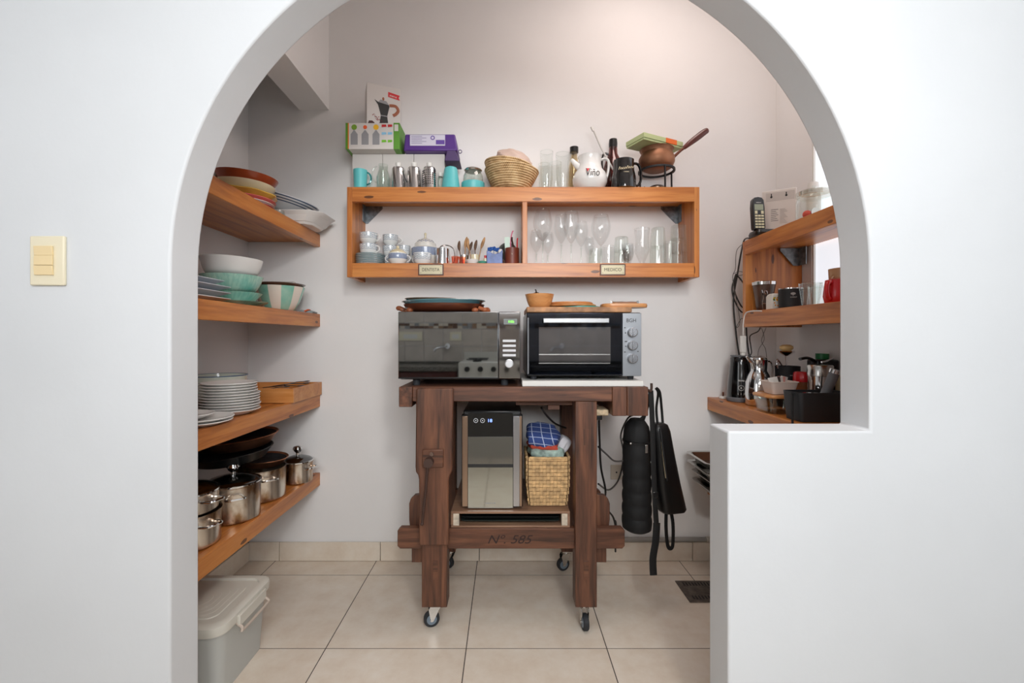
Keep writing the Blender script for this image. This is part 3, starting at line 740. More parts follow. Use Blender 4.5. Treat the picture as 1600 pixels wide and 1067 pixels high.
tg2 = glaze('blue_lattice_glaze_large', (228,226,218), bands=[(.058,.094,BLUE,'lattice'),(.122,.132,BLUE,'flower')])
t = thing('teapot', 'large white teapot with blue lattice band and domed lid', 'teapot', (PX(665,2.2), 2.195, SB), -.35)
MB().lathe([(0,0),(.045,0),(.05,.01),(.060,.04),(.064,.06),(.066,.094),(.060,.099),(.052,.1),(.05,.098),(.06,.09),(.058,.05),(0,.01)], 40).build('body', tg2, t)
l = MB().lathe([(.054,.100),(.052,.106),(.05,.118),(.036,.135),(.015,.143),(0,.145),(0,.141),(.035,.131),(.047,.104)], 40).build('lid', tg2, t)
MB().lathe([(0,.144),(.005,.144),(.004,.158),(.0065,.165),(.004,.172),(0,.173)], 12).build('knob', cream_cer, l)
MB().tube([(-.056,0,.03),(-.074,0,.055),(-.080,0,.085),(-.092,0,.118)], lambda u: .011-.006*u, 12).build('spout', white_cer, t)
# steel milk jug
t = thing('steel_mug', 'polished steel mug with a wire loop handle', 'mug', (PX(691,2.12), 2.125, SB))
MB().lathe(cup_prof(.034,.032,.08,.002), 32).build('body', chrome, t)
MB().tube([(.03,0,.012),(.052,.01,.02),(.056,.01,.05),(.048,.01,.085),(.02,.02,.102),(-.008,.02,.098),(-.02,.018,.078)], .0025, 8, 5).build('handle', chrome, t)
# orange glasses
og = None
for k, (px, y) in enumerate(((711,2.105),(722,2.115))):
    m = MB().lathe(cup_prof(.012,.0165,.042,.002), 20, fn=lambda a, zz: 1+.06*math.cos(6*a))
    solo(m, 'shot_glass', glass_or, ['left small faceted orange shot glass beside the steel mug', 'right small faceted orange shot glass beside the cutlery'][k], 'glass', (PX(px,y), y, SB))
# carved bone handled utensils in holders
bone = mat('bone_handle', (196,150,104), .5, var=.25, vscale=40); horn = mat('horn_handle', (104,76,56), .5, var=.3, vscale=40)
def holder(px, y, label, r, h, mt, seg=24):
    return solo(MB().lathe(cup_prof(r*.9, r, h, .002), seg), 'cutlery_holder', mt, label, 'holder', (PX(px,y), y, SB))
holder(725, 2.175, 'dark metal cutlery holder beside the steel mug', .020, .06, steel)
holder(742, 2.165, 'cream cutlery holder in the left compartment', .021, .06, cream_cer)
for k, (px, y, lx, mt, hh) in enumerate(((721,2.175,-.012,horn,.125),(726,2.178,.004,bone,.145),(730,2.17,.014,horn,.12),(737,2.165,-.018,bone,.135),(742,2.168,.002,horn,.128),(747,2.165,.02,bone,.14))):
    x = PX(px,y)
    m = MB(); m.tube([(0,0,0),(lx*.5,0,hh*.5),(lx,0,hh*.75),(lx*1.3+.006,0,hh)], lambda u: .0022+.0055*max(0, math.sin(PI*min(1,max(0,(u-.45)/.55))))*1.0, 8, 6)
    solo(m, 'carved_utensil', mt, ['dark carved utensil at the left of the dark holder', 'tan bird-shaped utensil handle in the dark holder', 'dark carved utensil at the right of the dark holder', 'tan carved utensil leaning left in the cream holder', 'dark carved utensil upright in the cream holder', 'tan forked utensil leaning right in the cream holder'][k], 'utensil', (x, y, SB+.004))
solo(MB().lathe(bowl_prof(.014,.03,.026,.003), 28), 'small_bowl', white_cer, 'tiny white bowl in front of the carved utensils', 'bowl', (PX(738,2.105), 2.108, SB))
solo(MB().lathe(bowl_prof(.012,.02,.018,.003), 24), 'small_bowl', mat('green_dish', (70,150,130), .3, coat=.3), 'tiny green dish beside the tiny white bowl', 'bowl', (PX(753,2.10)+.002, 2.102, SB))
# blue vase with flowers
bv = mat('blue_pottery', (92,116,176), .4, var=.2, vscale=30)
t = thing('blue_pot', 'blue pottery holder with a notched rim', 'pot', (PX(773,2.125), 2.125, SB))
MB().box(-.034,.034,-.02,.02,0,.006).prism([(-.036,0),(.036,0),(.037,.075),(.022,.058),(0,.052),(-.022,.062),(-.037,.07)], -.024,-.018,'y').prism([(-.036,0),(.036,0),(.037,.075),(.022,.062),(0,.056),(-.022,.062),(-.037,.07)], .018,.024,'y').box(-.037,-.032,-.018,.018,0,.068).box(.032,.037,-.018,.018,0,.07).build('body', bv, t, bevel=.002)
for k, (dx, hh) in enumerate(((-.022,.085),(-.004,.088),(.014,.082))):
    m = MB(); m.tube([(0,0,0),(0,0,hh*.8)], .0015, 6, 0)
    for q in range(5): m.sphere((.008*math.cos(q*1.257), .004*math.sin(q), hh*.86+.006*math.sin(q*1.257)), .006, .005, .006, 8, 5)
    solo(m, 'blue_flower', mat('blue_petals', (30,84,160), .5), ['left blue toy flower standing in the blue pottery holder', 'middle blue toy flower standing in the blue pottery holder', 'right blue toy flower standing in the blue pottery holder'][k], 'ornament', (PX(773,2.125)+dx, 2.125, SB+.0065))
m = MB().sphere((0,0,0), .012, .01, .014); solo(m, 'white_ornament', whitepl, 'small white crumpled ornament lying in the blue pottery holder', 'ornament', (PX(773,2.125)+.027, 2.135-.014, SB+.066+.0))
t = thing('spice_jar', 'small pale jar with a red cap left of the blue pottery holder', 'jar', (PX(758.5,2.12), 2.125, SB))
MB().cyl(.010, 0, .036, 16).build('jar', cream_cer, t); MB().cyl(.006, .036, .05, 12).build('cap', redm, t)
# brown leather mate cup with things
t = thing('leather_cup', 'red-brown leather cylinder cup at the divider', 'cup', (PX(800,2.12), 2.12, SB))
lm = mat('brown_leather', (118,52,34), .45, var=.15)
MB().lathe(cup_prof(.033,.033,.082,.003), 32).build('body', lm, t); text('Y', .005, t, brass, (0,-.0338,.05))
MB().tube([(-.02,0,.004),(-.016,0,.08),(-.022,-.002,.115),(-.022,-.002,.13)], lambda u: (.004,.010), 8, 4).build('wrapped_stick', mat('dark_fabric_strap', (60,34,28), .6), None)
o = bpy.data.objects['wrapped_stick']; o.location = (PX(800,2.12)+.022, 2.12, SB+.003); tag(o, 'dark brown flat strap standing in the leather cup', 'strap')
m = MB().box(-.012,.012,-.0015,.0015,0,.13); o = solo(m, 'paper_packet', mat('pale_green_packet', (200,220,206), .5), 'pale packet with green print standing in the leather cup', 'packet', (PX(794,2.12), 2.105+.01, SB+.004), rot=(0,-.04,0))
m = MB().tube([(0,0,0),(0,0,.11),(.006,0,.15),(.012,0,.162)], .0028, 8); solo(m, 'pink_stick', mat('pink_plastic', (226,120,150), .4), 'pink stick poking up from the leather cup', 'stick', (PX(798,2.12), 2.126, SB+.004))
m = MB().tube([(0,0,0),(0,0,.11),(.004,0,.125)], .003, 8); solo(m, 'red_stick', redm, 'bright red stick standing in the leather cup', 'stick', (PX(808,2.12), 2.118, SB+.004))
t = thing('tea_strainer', 'round dark mesh strainer leaning behind the leather cup', 'strainer', (PX(793,2.2), 2.2, SB+.08)); 
MB().lathe([(0,-.006),(.03,-.004),(.044,.006),(.046,.008),(.043,.008),(.03,0),(0,-.003)], 28, M=Matrix.Rotation(PI/2-.2, 4, 'X')).build('mesh', mat('dark_mesh', (74,74,70), .5, metal=.6), t)
MB().tube([(0,0,-.045),(0,.008,-.078)], .003, 8, 0).build('handle', blackpl, t)

# ---- glassware in the right compartment
def wineglass(px, y, h, r, label, bowl=.6, top=.8, group=None, z=SB):
    x = PX(px, y)
    hb = h*bowl; zb = h-hb
    prof = [(0,0),(r*.85,0),(r*.86,.0015),(.012,.005),(.0035,.012),(.003,zb-.01),(.006,zb-.002)]
    outer = []
    for i in range(1, 11):
        u = i/10; rr = r*(math.sin(min(1,u*1.55)*PI/2)**.8) if u < .65 else r*(1-(1-top)*((u-.65)/.35)**1.2)
        outer.append((max(rr,.006), zb+hb*u))
    inner = [(max(a-.0013,.004), b+(.0015 if i == 0 else 0)) for i, (a, b) in enumerate(outer)][::-1]
    prof += outer+inner+[(0, zb+.004)]
    t = thing('wine_glass', label, 'glass', (x, y, z), group=group)
    m = MB().lathe(prof[:7]+[(0, zb)], 24); m.build('stem', glass_t, t)
    MB().lathe([(0,zb)]+outer+inner[:1]+[(inner[0][0]-.0004, inner[0][1]-.004)], 32).build('bowl', glass, t)
    return t
Gp = 'glassware in the right compartment'
wineglass(848, 2.125, .262, .045, 'tallest wine glass with a tapering bowl beside the divider', .58, .72, Gp)
wineglass(877, 2.185, .252, .036, 'narrow wine glass between the tallest glass and the wide balloon glass', .55, .8, Gp)
wineglass(892.5, 2.105, .246, .039, 'wide balloon wine glass in the middle of the wine glasses', .60, .8, Gp)
wineglass(908, 2.19, .222, .034, 'wine glass behind the wide balloon glass to its right', .55, .8, Gp)
wineglass(939, 2.115, .234, .045, 'rounded wine glass standing alone above the short tumbler', .62, .74, Gp)
wineglass(838, 2.205, .185, .030, 'short wine glass behind the tallest one', .6, .8, Gp)
wineglass(856, 2.225, .178, .030, 'short wine glass partly hidden between the tall wine glasses', .6, .8, Gp)
wineglass(921, 2.225, .155, .024, 'short wine glass at the back left of the lone rounded glass', .6, .8, Gp)
def tumbler(px, y, r0, r1, h, label, mt=glass_t, z=0, facets=0, inv=False, thing_name='tumbler', g=Gp):
    f = (lambda a, zz: 1+.025*math.cos(facets*a)) if facets else None
    pr = [(0,.0),(r0*.9,.0),(r0,.003),(r1,h),(r1-.0022,h+.0008),(r1-.0026,h-.003)]
    if inv: pr = [(a, h-b) for a, b in pr]
    return solo(MB().lathe(pr, 32 if not facets else 48, fn=f), thing_name, mt, label, 'glass', (PX(px,y), y, SB+z), group=g)
tumbler(931, 2.10+.09, .03, .033, .09, 'short plain tumbler behind the lone rounded wine glass')
tumbler(971, 2.115, .034, .036, .066, 'lower upside-down tumbler of the stack right of the wine glasses', inv=True)
tumbler(971, 2.115, .030, .034, .066, 'upper upside-down tumbler of the stack right of the wine glasses', z=.0668, inv=True)
solo(MB().lathe([(0,0),(.03,0),(.03,.006),(.012,.018),(.02,.035),(.034,.07),(.03,.12),(.036,.175),(.0345,.1755),(.034,.170)], 32), 'beer_glass', glass, 'waisted footed beer glass left of the two stacked tumblers', 'glass', (PX(1003,2.125), 2.125, SB), group=Gp)
solo(MB().lathe([(0,0),(.028,0),(.028,.006),(.01,.016),(.022,.04),(.03,.07),(.027,.12),(.0255,.12),(.0285,.07),(.02,.042),(0,.03)], 32), 'beer_glass', glass, 'footed beer glass at the back between tumbler stacks', 'glass', (PX(981,2.20), 2.205, SB), group=Gp)
tumbler(1028, 2.12, .036, .038, .088, 'lower tumbler of the two-high thick glass stack', inv=True)
tumbler(1028, 2.12, .030, .035, .088, 'upper tumbler of the two-high thick glass stack', z=.0888, inv=True)
for k in range(3):
    tumbler(1060, 2.125, [.037,.036,.033][k], [.039,.037,.035][k], .0625, 'faceted tumbler, %s of the three-high stack at the right end' % ['lowest','middle','topmost'][k], z=.0633*k, facets=10, inv=True)
tumbler(1047, 2.21, .03, .034, .13, 'tall tumbler at the back between the right-hand stacks', glass)
tumbler(951, 2.205+.005, .026, .03, .11, 'plain highball glass at the back of the right compartment', glass)

# ---- items on top of the wall shelf
ST = 1.790
for k in range(3):
    x0, x1 = [(-.720,-.578),(-.577,-.431),(-.430,-.285)][k]
    solo(MB().box(x0, x1-.001, 0, .118, 0, .178), 'white_carton', cardboard_w, ['plain white carton at the left end on top of the wall shelf', 'plain white carton in the middle of the three on the wall shelf', 'plain white carton rightmost of the three, under the purple case'][k], 'box', (0, 2.135, ST), bevel=.001, group='three white cartons')
BT = ST+.1785
gcol = mat('print_green', (92,150,48), .5)
t = thing('grater_box', 'white and green carton printed with three graters on the white cartons', 'box', (-.732, 2.08, BT))
MB().box(0, .246, 0, .115, 0, .119).build('carton', cardboard_w, t, bevel=.0008)
MB().box(-.0004, .014, -.0006, .1156, -.0002, .1196).build('green_end', gcol, t); MB().box(.010,.0145,-.001,0,.001,.119).build('orange_edge', mat('print_orange', (228,130,40), .5), t)
MB().box(.219, .2466, -.0006, .1156, -.0002, .1198).build('green_end', gcol, t)
MB().box(.223,.241,-.0012,-.0006,.082,.112).build('label_patch', cardboard_w, t)
pg = mat('print_grey', (150,150,152), .5)
for k, (c, nm) in enumerate((((120,160,50),'lime'),((232,96,44),'carrot'),((244,186,40),'lemon'))):
    x = .039+.050*k
    MB().prism([(x-.016,.02),(x+.016,.02),(x+.016,.068),(x+.008,.078),(x+.003,.086),(x-.003,.086),(x-.008,.078),(x-.016,.068)], -.001, -.0004, 'y').build('printed_grater', pg, t)
    MB().cyl(.0125 if k != 1 else .009, 0, .0006, 20, M=Matrix.Translation((x,-.0004,.100)) @ Matrix.Rotation(PI/2, 4, 'X')).build('printed_fruit', mat('print_'+nm, c, .5), t)
for r_, c in enumerate(((190,36,40),(140,196,226),(120,190,50))):
    m = MB()
    for q in range(2):
        m.prism([(.165+q*.028,.100-r_*.035),(.187+q*.026,.102-r_*.035),(.185+q*.028,.112-r_*.035),(.165+q*.028,.112-r_*.035)], -.001, -.0004, 'y')
    m.build('printed_picture', mat('print_pic_%d' % r_, c, .5), t)
# moka pot carton (rotated)
t = thing('coffee_maker_box', 'white carton with a picture of a black moka pot, topmost on the shelf', 'box', (-.639, 2.092, BT+.1195), .385)
MB().box(0, .154, 0, .095, 0, .193).build('carton', cardboard_w, t, bevel=.0008)
e0, e1 = -.0009, -.0003
fl_ = MB().prism([(.096,.145),(.150,.137),(.144,.148),(.150,.160),(.096,.168)], e0, e1, 'y').build('red_flag', mat('print_red', (214,44,52), .5), t)
marks(8, .036, .007, fl_, whitepl, (.120, -.0010, .150), (PI/2, .12, 0), 3)
MB().prism([(.056,.004),(.098,.004),(.092,.050),(.062,.050)], e0, e1, 'y').prism([(.062,.054),(.092,.054),(.102,.098),(.100,.106),(.052,.112),(.034,.122),(.050,.100)], e0, e1, 'y').build('printed_moka_pot', mat('print_dark', (42,42,42), .5), t)
MB().prism([(.050,.112),(.100,.106),(.088,.122),(.062,.126)], e0, e1, 'y').prism([(.061,.050),(.093,.050),(.093,.054),(.061,.054)], e0, e1, 'y').build('printed_lid', pg, t)
MB().tube([(.102,e0,.104),(.130,e0,.106),(.142,e0,.088),(.132,e0,.070),(.118,e0,.060)], lambda u: (.0008,.007), 8, 5, flat=(0,1,0)).sphere((.074,e0,.131), .005, .0008, .008, 10, 6).build('printed_handle', mat('print_wood', (158,92,62), .5), t)
m = MB()
for k in range(30):
    a = random.uniform(.3, 1.5); rr = random.uniform(.035,.055); m.box(.02+rr*math.cos(a)-.0015, .02+rr*math.cos(a)+.0015, e0, e1, rr*math.sin(a)-.001, rr*math.sin(a)+.002)
m.build('printed_beans', mat('print_bean_red', (150,50,44), .5), t)
MB().prism([(.002,.001),(.036,.001),(.034,.014),(.024,.021),(.010,.019)], e0, e1, 'y').build('printed_cup', mat('print_cup', (70,40,38), .5), t)
# purple case
pur = mat('purple_plastic', (84,48,128), .4); purd = mat('purple_dark', (80,62,104), .5)
t = thing('purple_case', 'purple plastic case with a paper label lying on the white cartons', 'case', (-.472, 2.10, BT))
MB().taper((0,.250,0,.13),(.006,.238,.004,.126),.001,.080).build('body', pur, t, bevel=.006)
MB().box(.03,.192,-.0006,.0012,.024,.074).build('paper_label', mat('label_paper', (204,200,214), .6), t, )
m = MB()
for k in range(5): m.box(.036,.036+.05+.02*(k%2), -.0012,-.0006, .034+.008*k, .036+.008*k)
m.build('printed_lines', mat('label_ink', (120,110,150), .6), t)
MB().lathe([(.006,0),(.01,0),(.01,.0006),(.006,.0006)], 20, M=Matrix.Translation((.135,-.0008,.060)) @ Matrix.Rotation(PI/2, 4, 'X'), close=True).box(.15,.19,-.0012,-.0006,.03,.05).build('printed_mark', mat('label_purple_ink', (96,66,150), .6), t)
fp = MB().box(0,.008,0,.11,-.058,0).build('lid_flap', purd, t, bevel=.002, loc=(.212,.002,-.0), rot=(0,-.45,0))
m = MB()
for a in range(4):
    for b in range(3): m.box(0,.012,.0-.001,.004,0,.012)
bpy.data.meshes.remove(bpy.data.meshes.new('x'))
MB().taper((.190,.262,-.012,.10),(.202,.240,-.004,.10),-.050,.002, ).build('open_lid', purd, t, bevel=.004)
MB().lathe([(.006,0),(.009,0),(.009,.003),(.006,.003)], 16, M=Matrix.Translation((.262,.0,-.004)) @ Matrix.Rotation(PI/2, 4, 'X'), close=True).build('loop', purd, t)
bpy.data.objects.remove(fp)
# cups and bottles in front of the cartons
Yf = 2.095
t = thing('turquoise_jug', 'turquoise plastic measuring jug at the left end of the wall shelf top', 'jug', (PX(563,Yf), Yf, ST))
MB().lathe(cup_prof(.028,.032,.086,.002), 28).build('body', tealpl, t); MB().tube(handle_pts(.03,.02,.076,.02,.0), .004, 8, 0).build('handle', glass_mat('turquoise_clear', (120,206,208), .5, .1), t)
t = thing('glass_jug', 'small clear plastic jug with round handle behind the turquoise jug', 'jug', (PX(599,Yf), Yf, ST))
MB().lathe([(0,0),(.03,0),(.032,.05),(.02,.09),(.022,.112),(.020,.112),(.018,.09),(.030,.05),(.028,.004),(0,.004)], 28).build('body', glass_t, t); MB().tube(handle_pts(.028,.03,.105,.024,PI), .0035, 8, 0).build('handle', glass_t, t)
perf = mat('steel_dark_holes', (36,36,38), .5)
for k, px in enumerate((622.5, 647, 671)):
    t = thing('steel_grater_tube', ['plain steel tube grater with white top, left of three', 'steel tube grater with slanted slot and white top, middle of three', 'steel tube grater with punched holes and white top, right of three'][k], 'grater', (PX(px,Yf), Yf, ST), group='steel tube graters')
    MB().lathe([(0,0),(.031,0),(.031,.088),(.027,.096),(.012,.098),(0,.098)], 32).build('tube', chrome, t)
    MB().lathe([(0,.098),(.011,.098),(.011,.108),(.013,.112),(.013,.119),(.009,.122),(0,.122)], 20).build('cap', whitepl, t)
    m = MB()
    if k == 1: m.box(-.002,.002,-.0325,-.029,.03,.085, M=Matrix.Rotation(-.4,4,'Y') @ Matrix.Translation((-.016,0,.0)))
    if k == 2:
        for a in range(-4, 5):
            for z_ in range(7):
                an = -PI/2+a*.3; m.sphere((.031*math.cos(an), .031*math.sin(an), .018+.010*z_), .0026, n=4, seg=6)
    if k: m.build('slot' if k == 1 else 'holes', perf, t)
t = thing('salt_bottle', 'tiny glass bottle with a white cap beside the punched grater', 'bottle', (PX(688,2.12), 2.125, ST))
MB().lathe([(0,0),(.014,0),(.014,.06),(.009,.068),(.007,.068),(.012,.058),(.012,.002),(0,.002)], 20).build('body', glass_t, t); MB().cyl(.010,.068,.085,16).build('cap', whitepl, t)
solo(MB().lathe([(.040,0),(.043,0),(.031,.092),(.027,.100),(0,.101),(0,.098),(.027,.096),(.038,.0)], 36), 'turquoise_cup', tealpl, 'turquoise plastic cup standing upside down on the wall shelf', 'cup', (PX(704.5,2.105), 2.105, ST))
t = thing('storage_jar', 'low glass jar with turquoise base and tilted metal lid beside the basket', 'jar', (PX(739,2.12), 2.125, ST))
MB().lathe([(0,0),(.052,0),(.054,.004),(.054,.036),(.05,.038),(0,.038)], 32).build('base', tealpl, t)
MB().lathe([(.048,.038),(.046,.07),(.036,.090),(.034,.09),(.044,.07),(.046,.038)], 32).build('glass_body', glass_t, t)
MB().lathe([(0,.091),(.038,.091),(.042,.096),(.038,.101),(.01,.104),(0,.104)], 32).build('lid', steel, t)
# coiled baskets
def coil_mat():
    m, nt, b = newmat('coiled_straw'); N = nt.nodes; L = nt.links
    tc = N.new('ShaderNodeTexCoord'); sp = N.new('ShaderNodeSeparateXYZ'); L.new(tc.outputs['Object'], sp.inputs[0])
    ang = mth(nt,'ARCTAN2', sp.outputs[1], sp.outputs[0])
    s = mth(nt,'SINE', mth(nt,'ADD', mth(nt,'MULTIPLY',ang,90.0), mth(nt,'MULTIPLY',sp.outputs[2],400.0)))
    n_ = N.new('ShaderNodeTexNoise'); n_.inputs['Scale'].default_value = 30; L.new(tc.outputs['Object'], n_.inputs['Vector'])
    L.new(ramp(nt, mth(nt,'ADD', mth(nt,'MULTIPLY',s,.18), n_.outputs[0]), [(.25,(176,140,98)),(.5,(234,204,156)),(.8,(244,222,182))]), b.inputs['Base Color']); b.inputs['Roughness'].default_value = .8
    return m
straw = coil_mat(); gap = mat('straw_gap', (84,60,40), .9)
def coil_basket(label, loc, rb, rr, h, nc, rot):
    prof = [(0,0)]
    for i in range(nc):
        u = i/(nc-1); r = rb+(rr-rb)*u**.75; z_ = h*u; q = h/(nc-1)*.5
        prof += [(r-.001, z_-q*.9+ (q if i == 0 else 0)), (r+q*1.5, z_-q*.35+(q*.35 if i == 0 else 0)), (r+q*1.5, z_+q*.35), (r-.001, z_+q*.85)]
    prof += [(rr-.006, h+.002), (rr-.012, h*.9), (rb-.008, .008), (0,.008)]
    o = solo(MB().lathe(prof, 56), 'coiled_basket', straw, label, 'basket', loc, rot); return o
coil_basket('coiled straw basket, the outer lower one of two nested on the wall shelf', (PX(798,2.15), 2.155, ST+.0085), .068, .122, .092, 11, (0,.05,0))
o = coil_basket('coiled straw basket nested inside and tilted above the other', (PX(792,2.15), 2.155, ST+.056), .07, .110, .074, 9, (0,.13,0)); o.scale = (1,.97,1)
m = MB(); m.sphere((0,0,0), .088, .066, .056, 32, 18, fn=lambda a, z_: 1+.07*math.sin(5*a+z_*7)+.04*math.sin(11*a-z_*9))
solo(m, 'clear_bag', translucent('pink_cloth_film', (228,200,184), .8), 'crumpled pale pink bag stuffed in the coiled baskets', 'bag', (PX(797,2.15)+.014, 2.155, ST+.146), rot=(0,.32,0))
for k, (px, y, h, r) in enumerate(((854,2.11,.178,.031),(879,2.11,.17,.032),(850,2.21,.16,.028),(868,2.21,.165,.03))):
    solo(MB().lathe([(0,0),(r*.72,0),(r*.72,.014),(r*.9,.05),(r,h),(r-.0018,h+.0006),(r-.002,h-.004)], 32), 'tall_glass', glass_mat('tall_glass_clear', (249,251,250), .5, .07) if k == 0 else bpy.data.materials['tall_glass_clear'], ['tall clear glass in front, next to the coiled baskets', 'tall clear glass in front, next to the white pitcher', 'tall clear glass at the back behind the coiled baskets', 'tall clear glass at the back between the two front ones'][k], 'glass', (PX(px,y), y, ST), group='tall glasses on the wall shelf')
t = thing('glass_bottle', 'clear bottle with black cap and pale liquid behind the white pitcher', 'bottle', (PX(897,2.227), 2.2265, ST))
MB().lathe([(0,0),(.032,0),(.032,.10),(.022,.14),(.016,.165),(.016,.185),(.014,.185),(.014,.165),(.02,.14),(.03,.10),(.03,.003),(0,.003)], 28).build('body', glass_mat('pale_bottle', (248,242,228), .5, .08), t)
MB().cyl(.021,.183,.204,24).build('cap', blackpl, t); t.scale = (1,1,1.21)
t = thing('white_pitcher', 'white ceramic wine pitcher with dark lettering on the wall shelf', 'pitcher', (PX(922,2.12), 2.125, ST))
MB().lathe([(0,0),(.056,0),(.062,.004),(.079,.035),(.081,.055),(.072,.080),(.058,.098),(.052,.12),(.052,.150),(.056,.160),(.053,.160),(.049,.148),(.049,.12),(.055,.096),(.07,.078),(.077,.05),(.058,.008),(0,.006)], 48).build('body', white_cer, t)
MB().tube([(-.045,0,.108),(-.062,0,.122),(-.075,0,.135),(-.086,0,.148)], lambda u: .018-.010*u, 14).build('spout', white_cer, t)
MB().tube([(.05,0,.145),(.070,0,.152),(.086,0,.142),(.088,0,.115),(.084,0,.085),(.078,0,.062)], lambda u: (.006,.009), 10).build('handle', white_cer, t)
text('Vi\u00f1o', .062, t, ink, (-.002, -.0832, .060), (PI/2, 0, 0), font_shear=.1, height=.033)
MB().prism([(-.034,.077),(-.016,.077),(-.025,.064)], -.0826, -.079, 'y').build('red_mark', mat('print_red', (214,44,52), .5), t)
t = thing('brown_bottle', 'brown glass growler bottle with black cap behind the black mug', 'bottle', (PX(958,2.207), 2.208, ST))
MB().lathe([(0,0),(.045,0),(.048,.06),(.048,.10),(.036,.14),(.021,.165),(.019,.195),(.016,.195),(.018,.165),(.033,.14),(.045,.10),(.042,.004),(0,.004)], 32).build('body', glass_br, t)
t.scale = (1,1,1.25)
MB().lathe([(0,.193),(.020,.193),(.021,.205),(.019,.222),(0,.222)], 24).build('cap', blackpl, t)
MB().tube([(-.022,0,.165),(-.04,0,.168),(-.052,0,.155),(-.054,0,.12),(-.046,0,.09)], .005, 8).build('handle', blackpl, t)
t = thing('glass_stirrer', 'long thin clear rod leaning beside the brown bottle', 'stirrer', (PX(959,2.15), 2.160, ST+.10))
MB().tube([(0,0,0),(-.055,0,.10),(-.098,0,.198)], .0045, 10, 0).build('rod', mat('rod_plastic', (214,210,204), .25), t)
MB().tube([(-.095,0,.185),(-.104,0,.205)], .006, 10, 0).build('tip', whitepl, t)
bpy.data.objects[t.name].location.z = ST+.112
t = thing('black_mug', 'black glossy mug with cream script lettering on the wall shelf', 'mug', (.546, 2.102, ST))
MB().lathe([(0,0),(.055,0),(.056,.01),(.054,.06),(.048,.09),(.046,.125),(.047,.140),(.044,.140),(.043,.12),(.05,.06),(.052,.008),(0,.006)], 40).build('body', mat('black_glaze', (14,14,15), .12, coat=.6), t)
MB().tube([(.044,0,.128),(.066,0,.122),(.078,0,.095),(.080,0,.05),(.068,0,.022),(.052,0,.018)], lambda u: (.006,.008), 10).build('handle', mat('black_glaze', (14,14,15), .12), t)
t.scale = (1,1,.95)
MB().tube([(-.036+.0045*k, -.0545-.0015*math.sin(PI*k/15), .080+(.005 if k % 2 else -.004)+(.005 if k in (1,9) else 0)+.0006*k) for k in range(16)], .0011, 6, 4).build('lettering', mat('cream_ink', (222,206,170), .5), t)
marks(6, .024, .0045, t, mat('cream_ink', (222,206,170), .5), (-.002, -.0568, .066), seed=5)
# fondue pot on stand
fx, fy = PX(1027,2.14), 2.15
t = thing('fondue_stand', 'black iron fondue stand with burner at the right end of the wall shelf', 'stand', (fx, fy, ST))
MB().lathe([(.074,.098),(.084,.098),(.084,.106),(.074,.106)], 40, close=True).build('ring', iron, t)
for a in (-PI/2+.15, PI*.78, .25): MB().tube([(.08*math.cos(a),.08*math.sin(a),.102),(.082*math.cos(a),.082*math.sin(a),.002)], lambda u: (.004,.0065), 8, 0).build('leg', iron, t)
b_ = MB().lathe([(0,.0),(.046,.0),(.048,.018),(.03,.03),(.012,.036),(0,.036)], 28).build('burner', mat('burner_metal', (112,96,84), .3, metal=1), t)
MB().tube([(-.04,-.02,.012),(-.07,-.035,.016)], .003, 8, 0).build('burner_handle', iron, t)
t = thing('copper_pot', 'copper fondue pot with a turned wooden handle sitting on the iron stand', 'pot', (fx, fy, ST+.1065))
MB().lathe([(0,0),(.050,0),(.072,.012),(.082,.035),(.082,.055),(.070,.078),(.074,.092),(.078,.096),(.074,.096),(.066,.08),(.078,.055),(.078,.035),(.05,.005),(0,.004)], 44).build('body', copper, t)
MB().tube([(.074,-.02,.055),(.10,-.025,.080),(.12,-.03,.095)], .0065, 10, 4).build('ferrule', mat('bronze_ferrule', (110,66,50), .4, metal=.5), t)
MB().tube([(.118,-.03,.094),(.14,-.034,.112),(.175,-.04,.138),(.205,-.046,.160),(.222,-.05,.168)], lambda u: .0075+.008*math.sin(PI*min(1,u*.62+.15))**2-.004*max(0,u-.92)*8, 14, 6).build('handle', mat('reddish_wood', (104,44,32), .3, coat=.4, var=.2), t)
t = thing('green_box', 'flat pale green box with an orange end band lying across the copper pot', 'box', (fx-.012, fy-.005, ST+.2045), -.45)
t.location.y -= .012
t.rotation_euler = (0, 0, .45)
gb = mat('pale_green_card', (192,204,150), .6)
MB().box(-.120,.120,-.055,.065,.009,.030).build('lid', gb, t, bevel=.001); MB().box(-.118,.118,-.052,.062,.0,.008).build('base', gb, t)
MB().box(.012,.080,-.0556,.0656,.0085,.0306).build('orange_band', mat('orange_card', (234,112,40), .6), t)

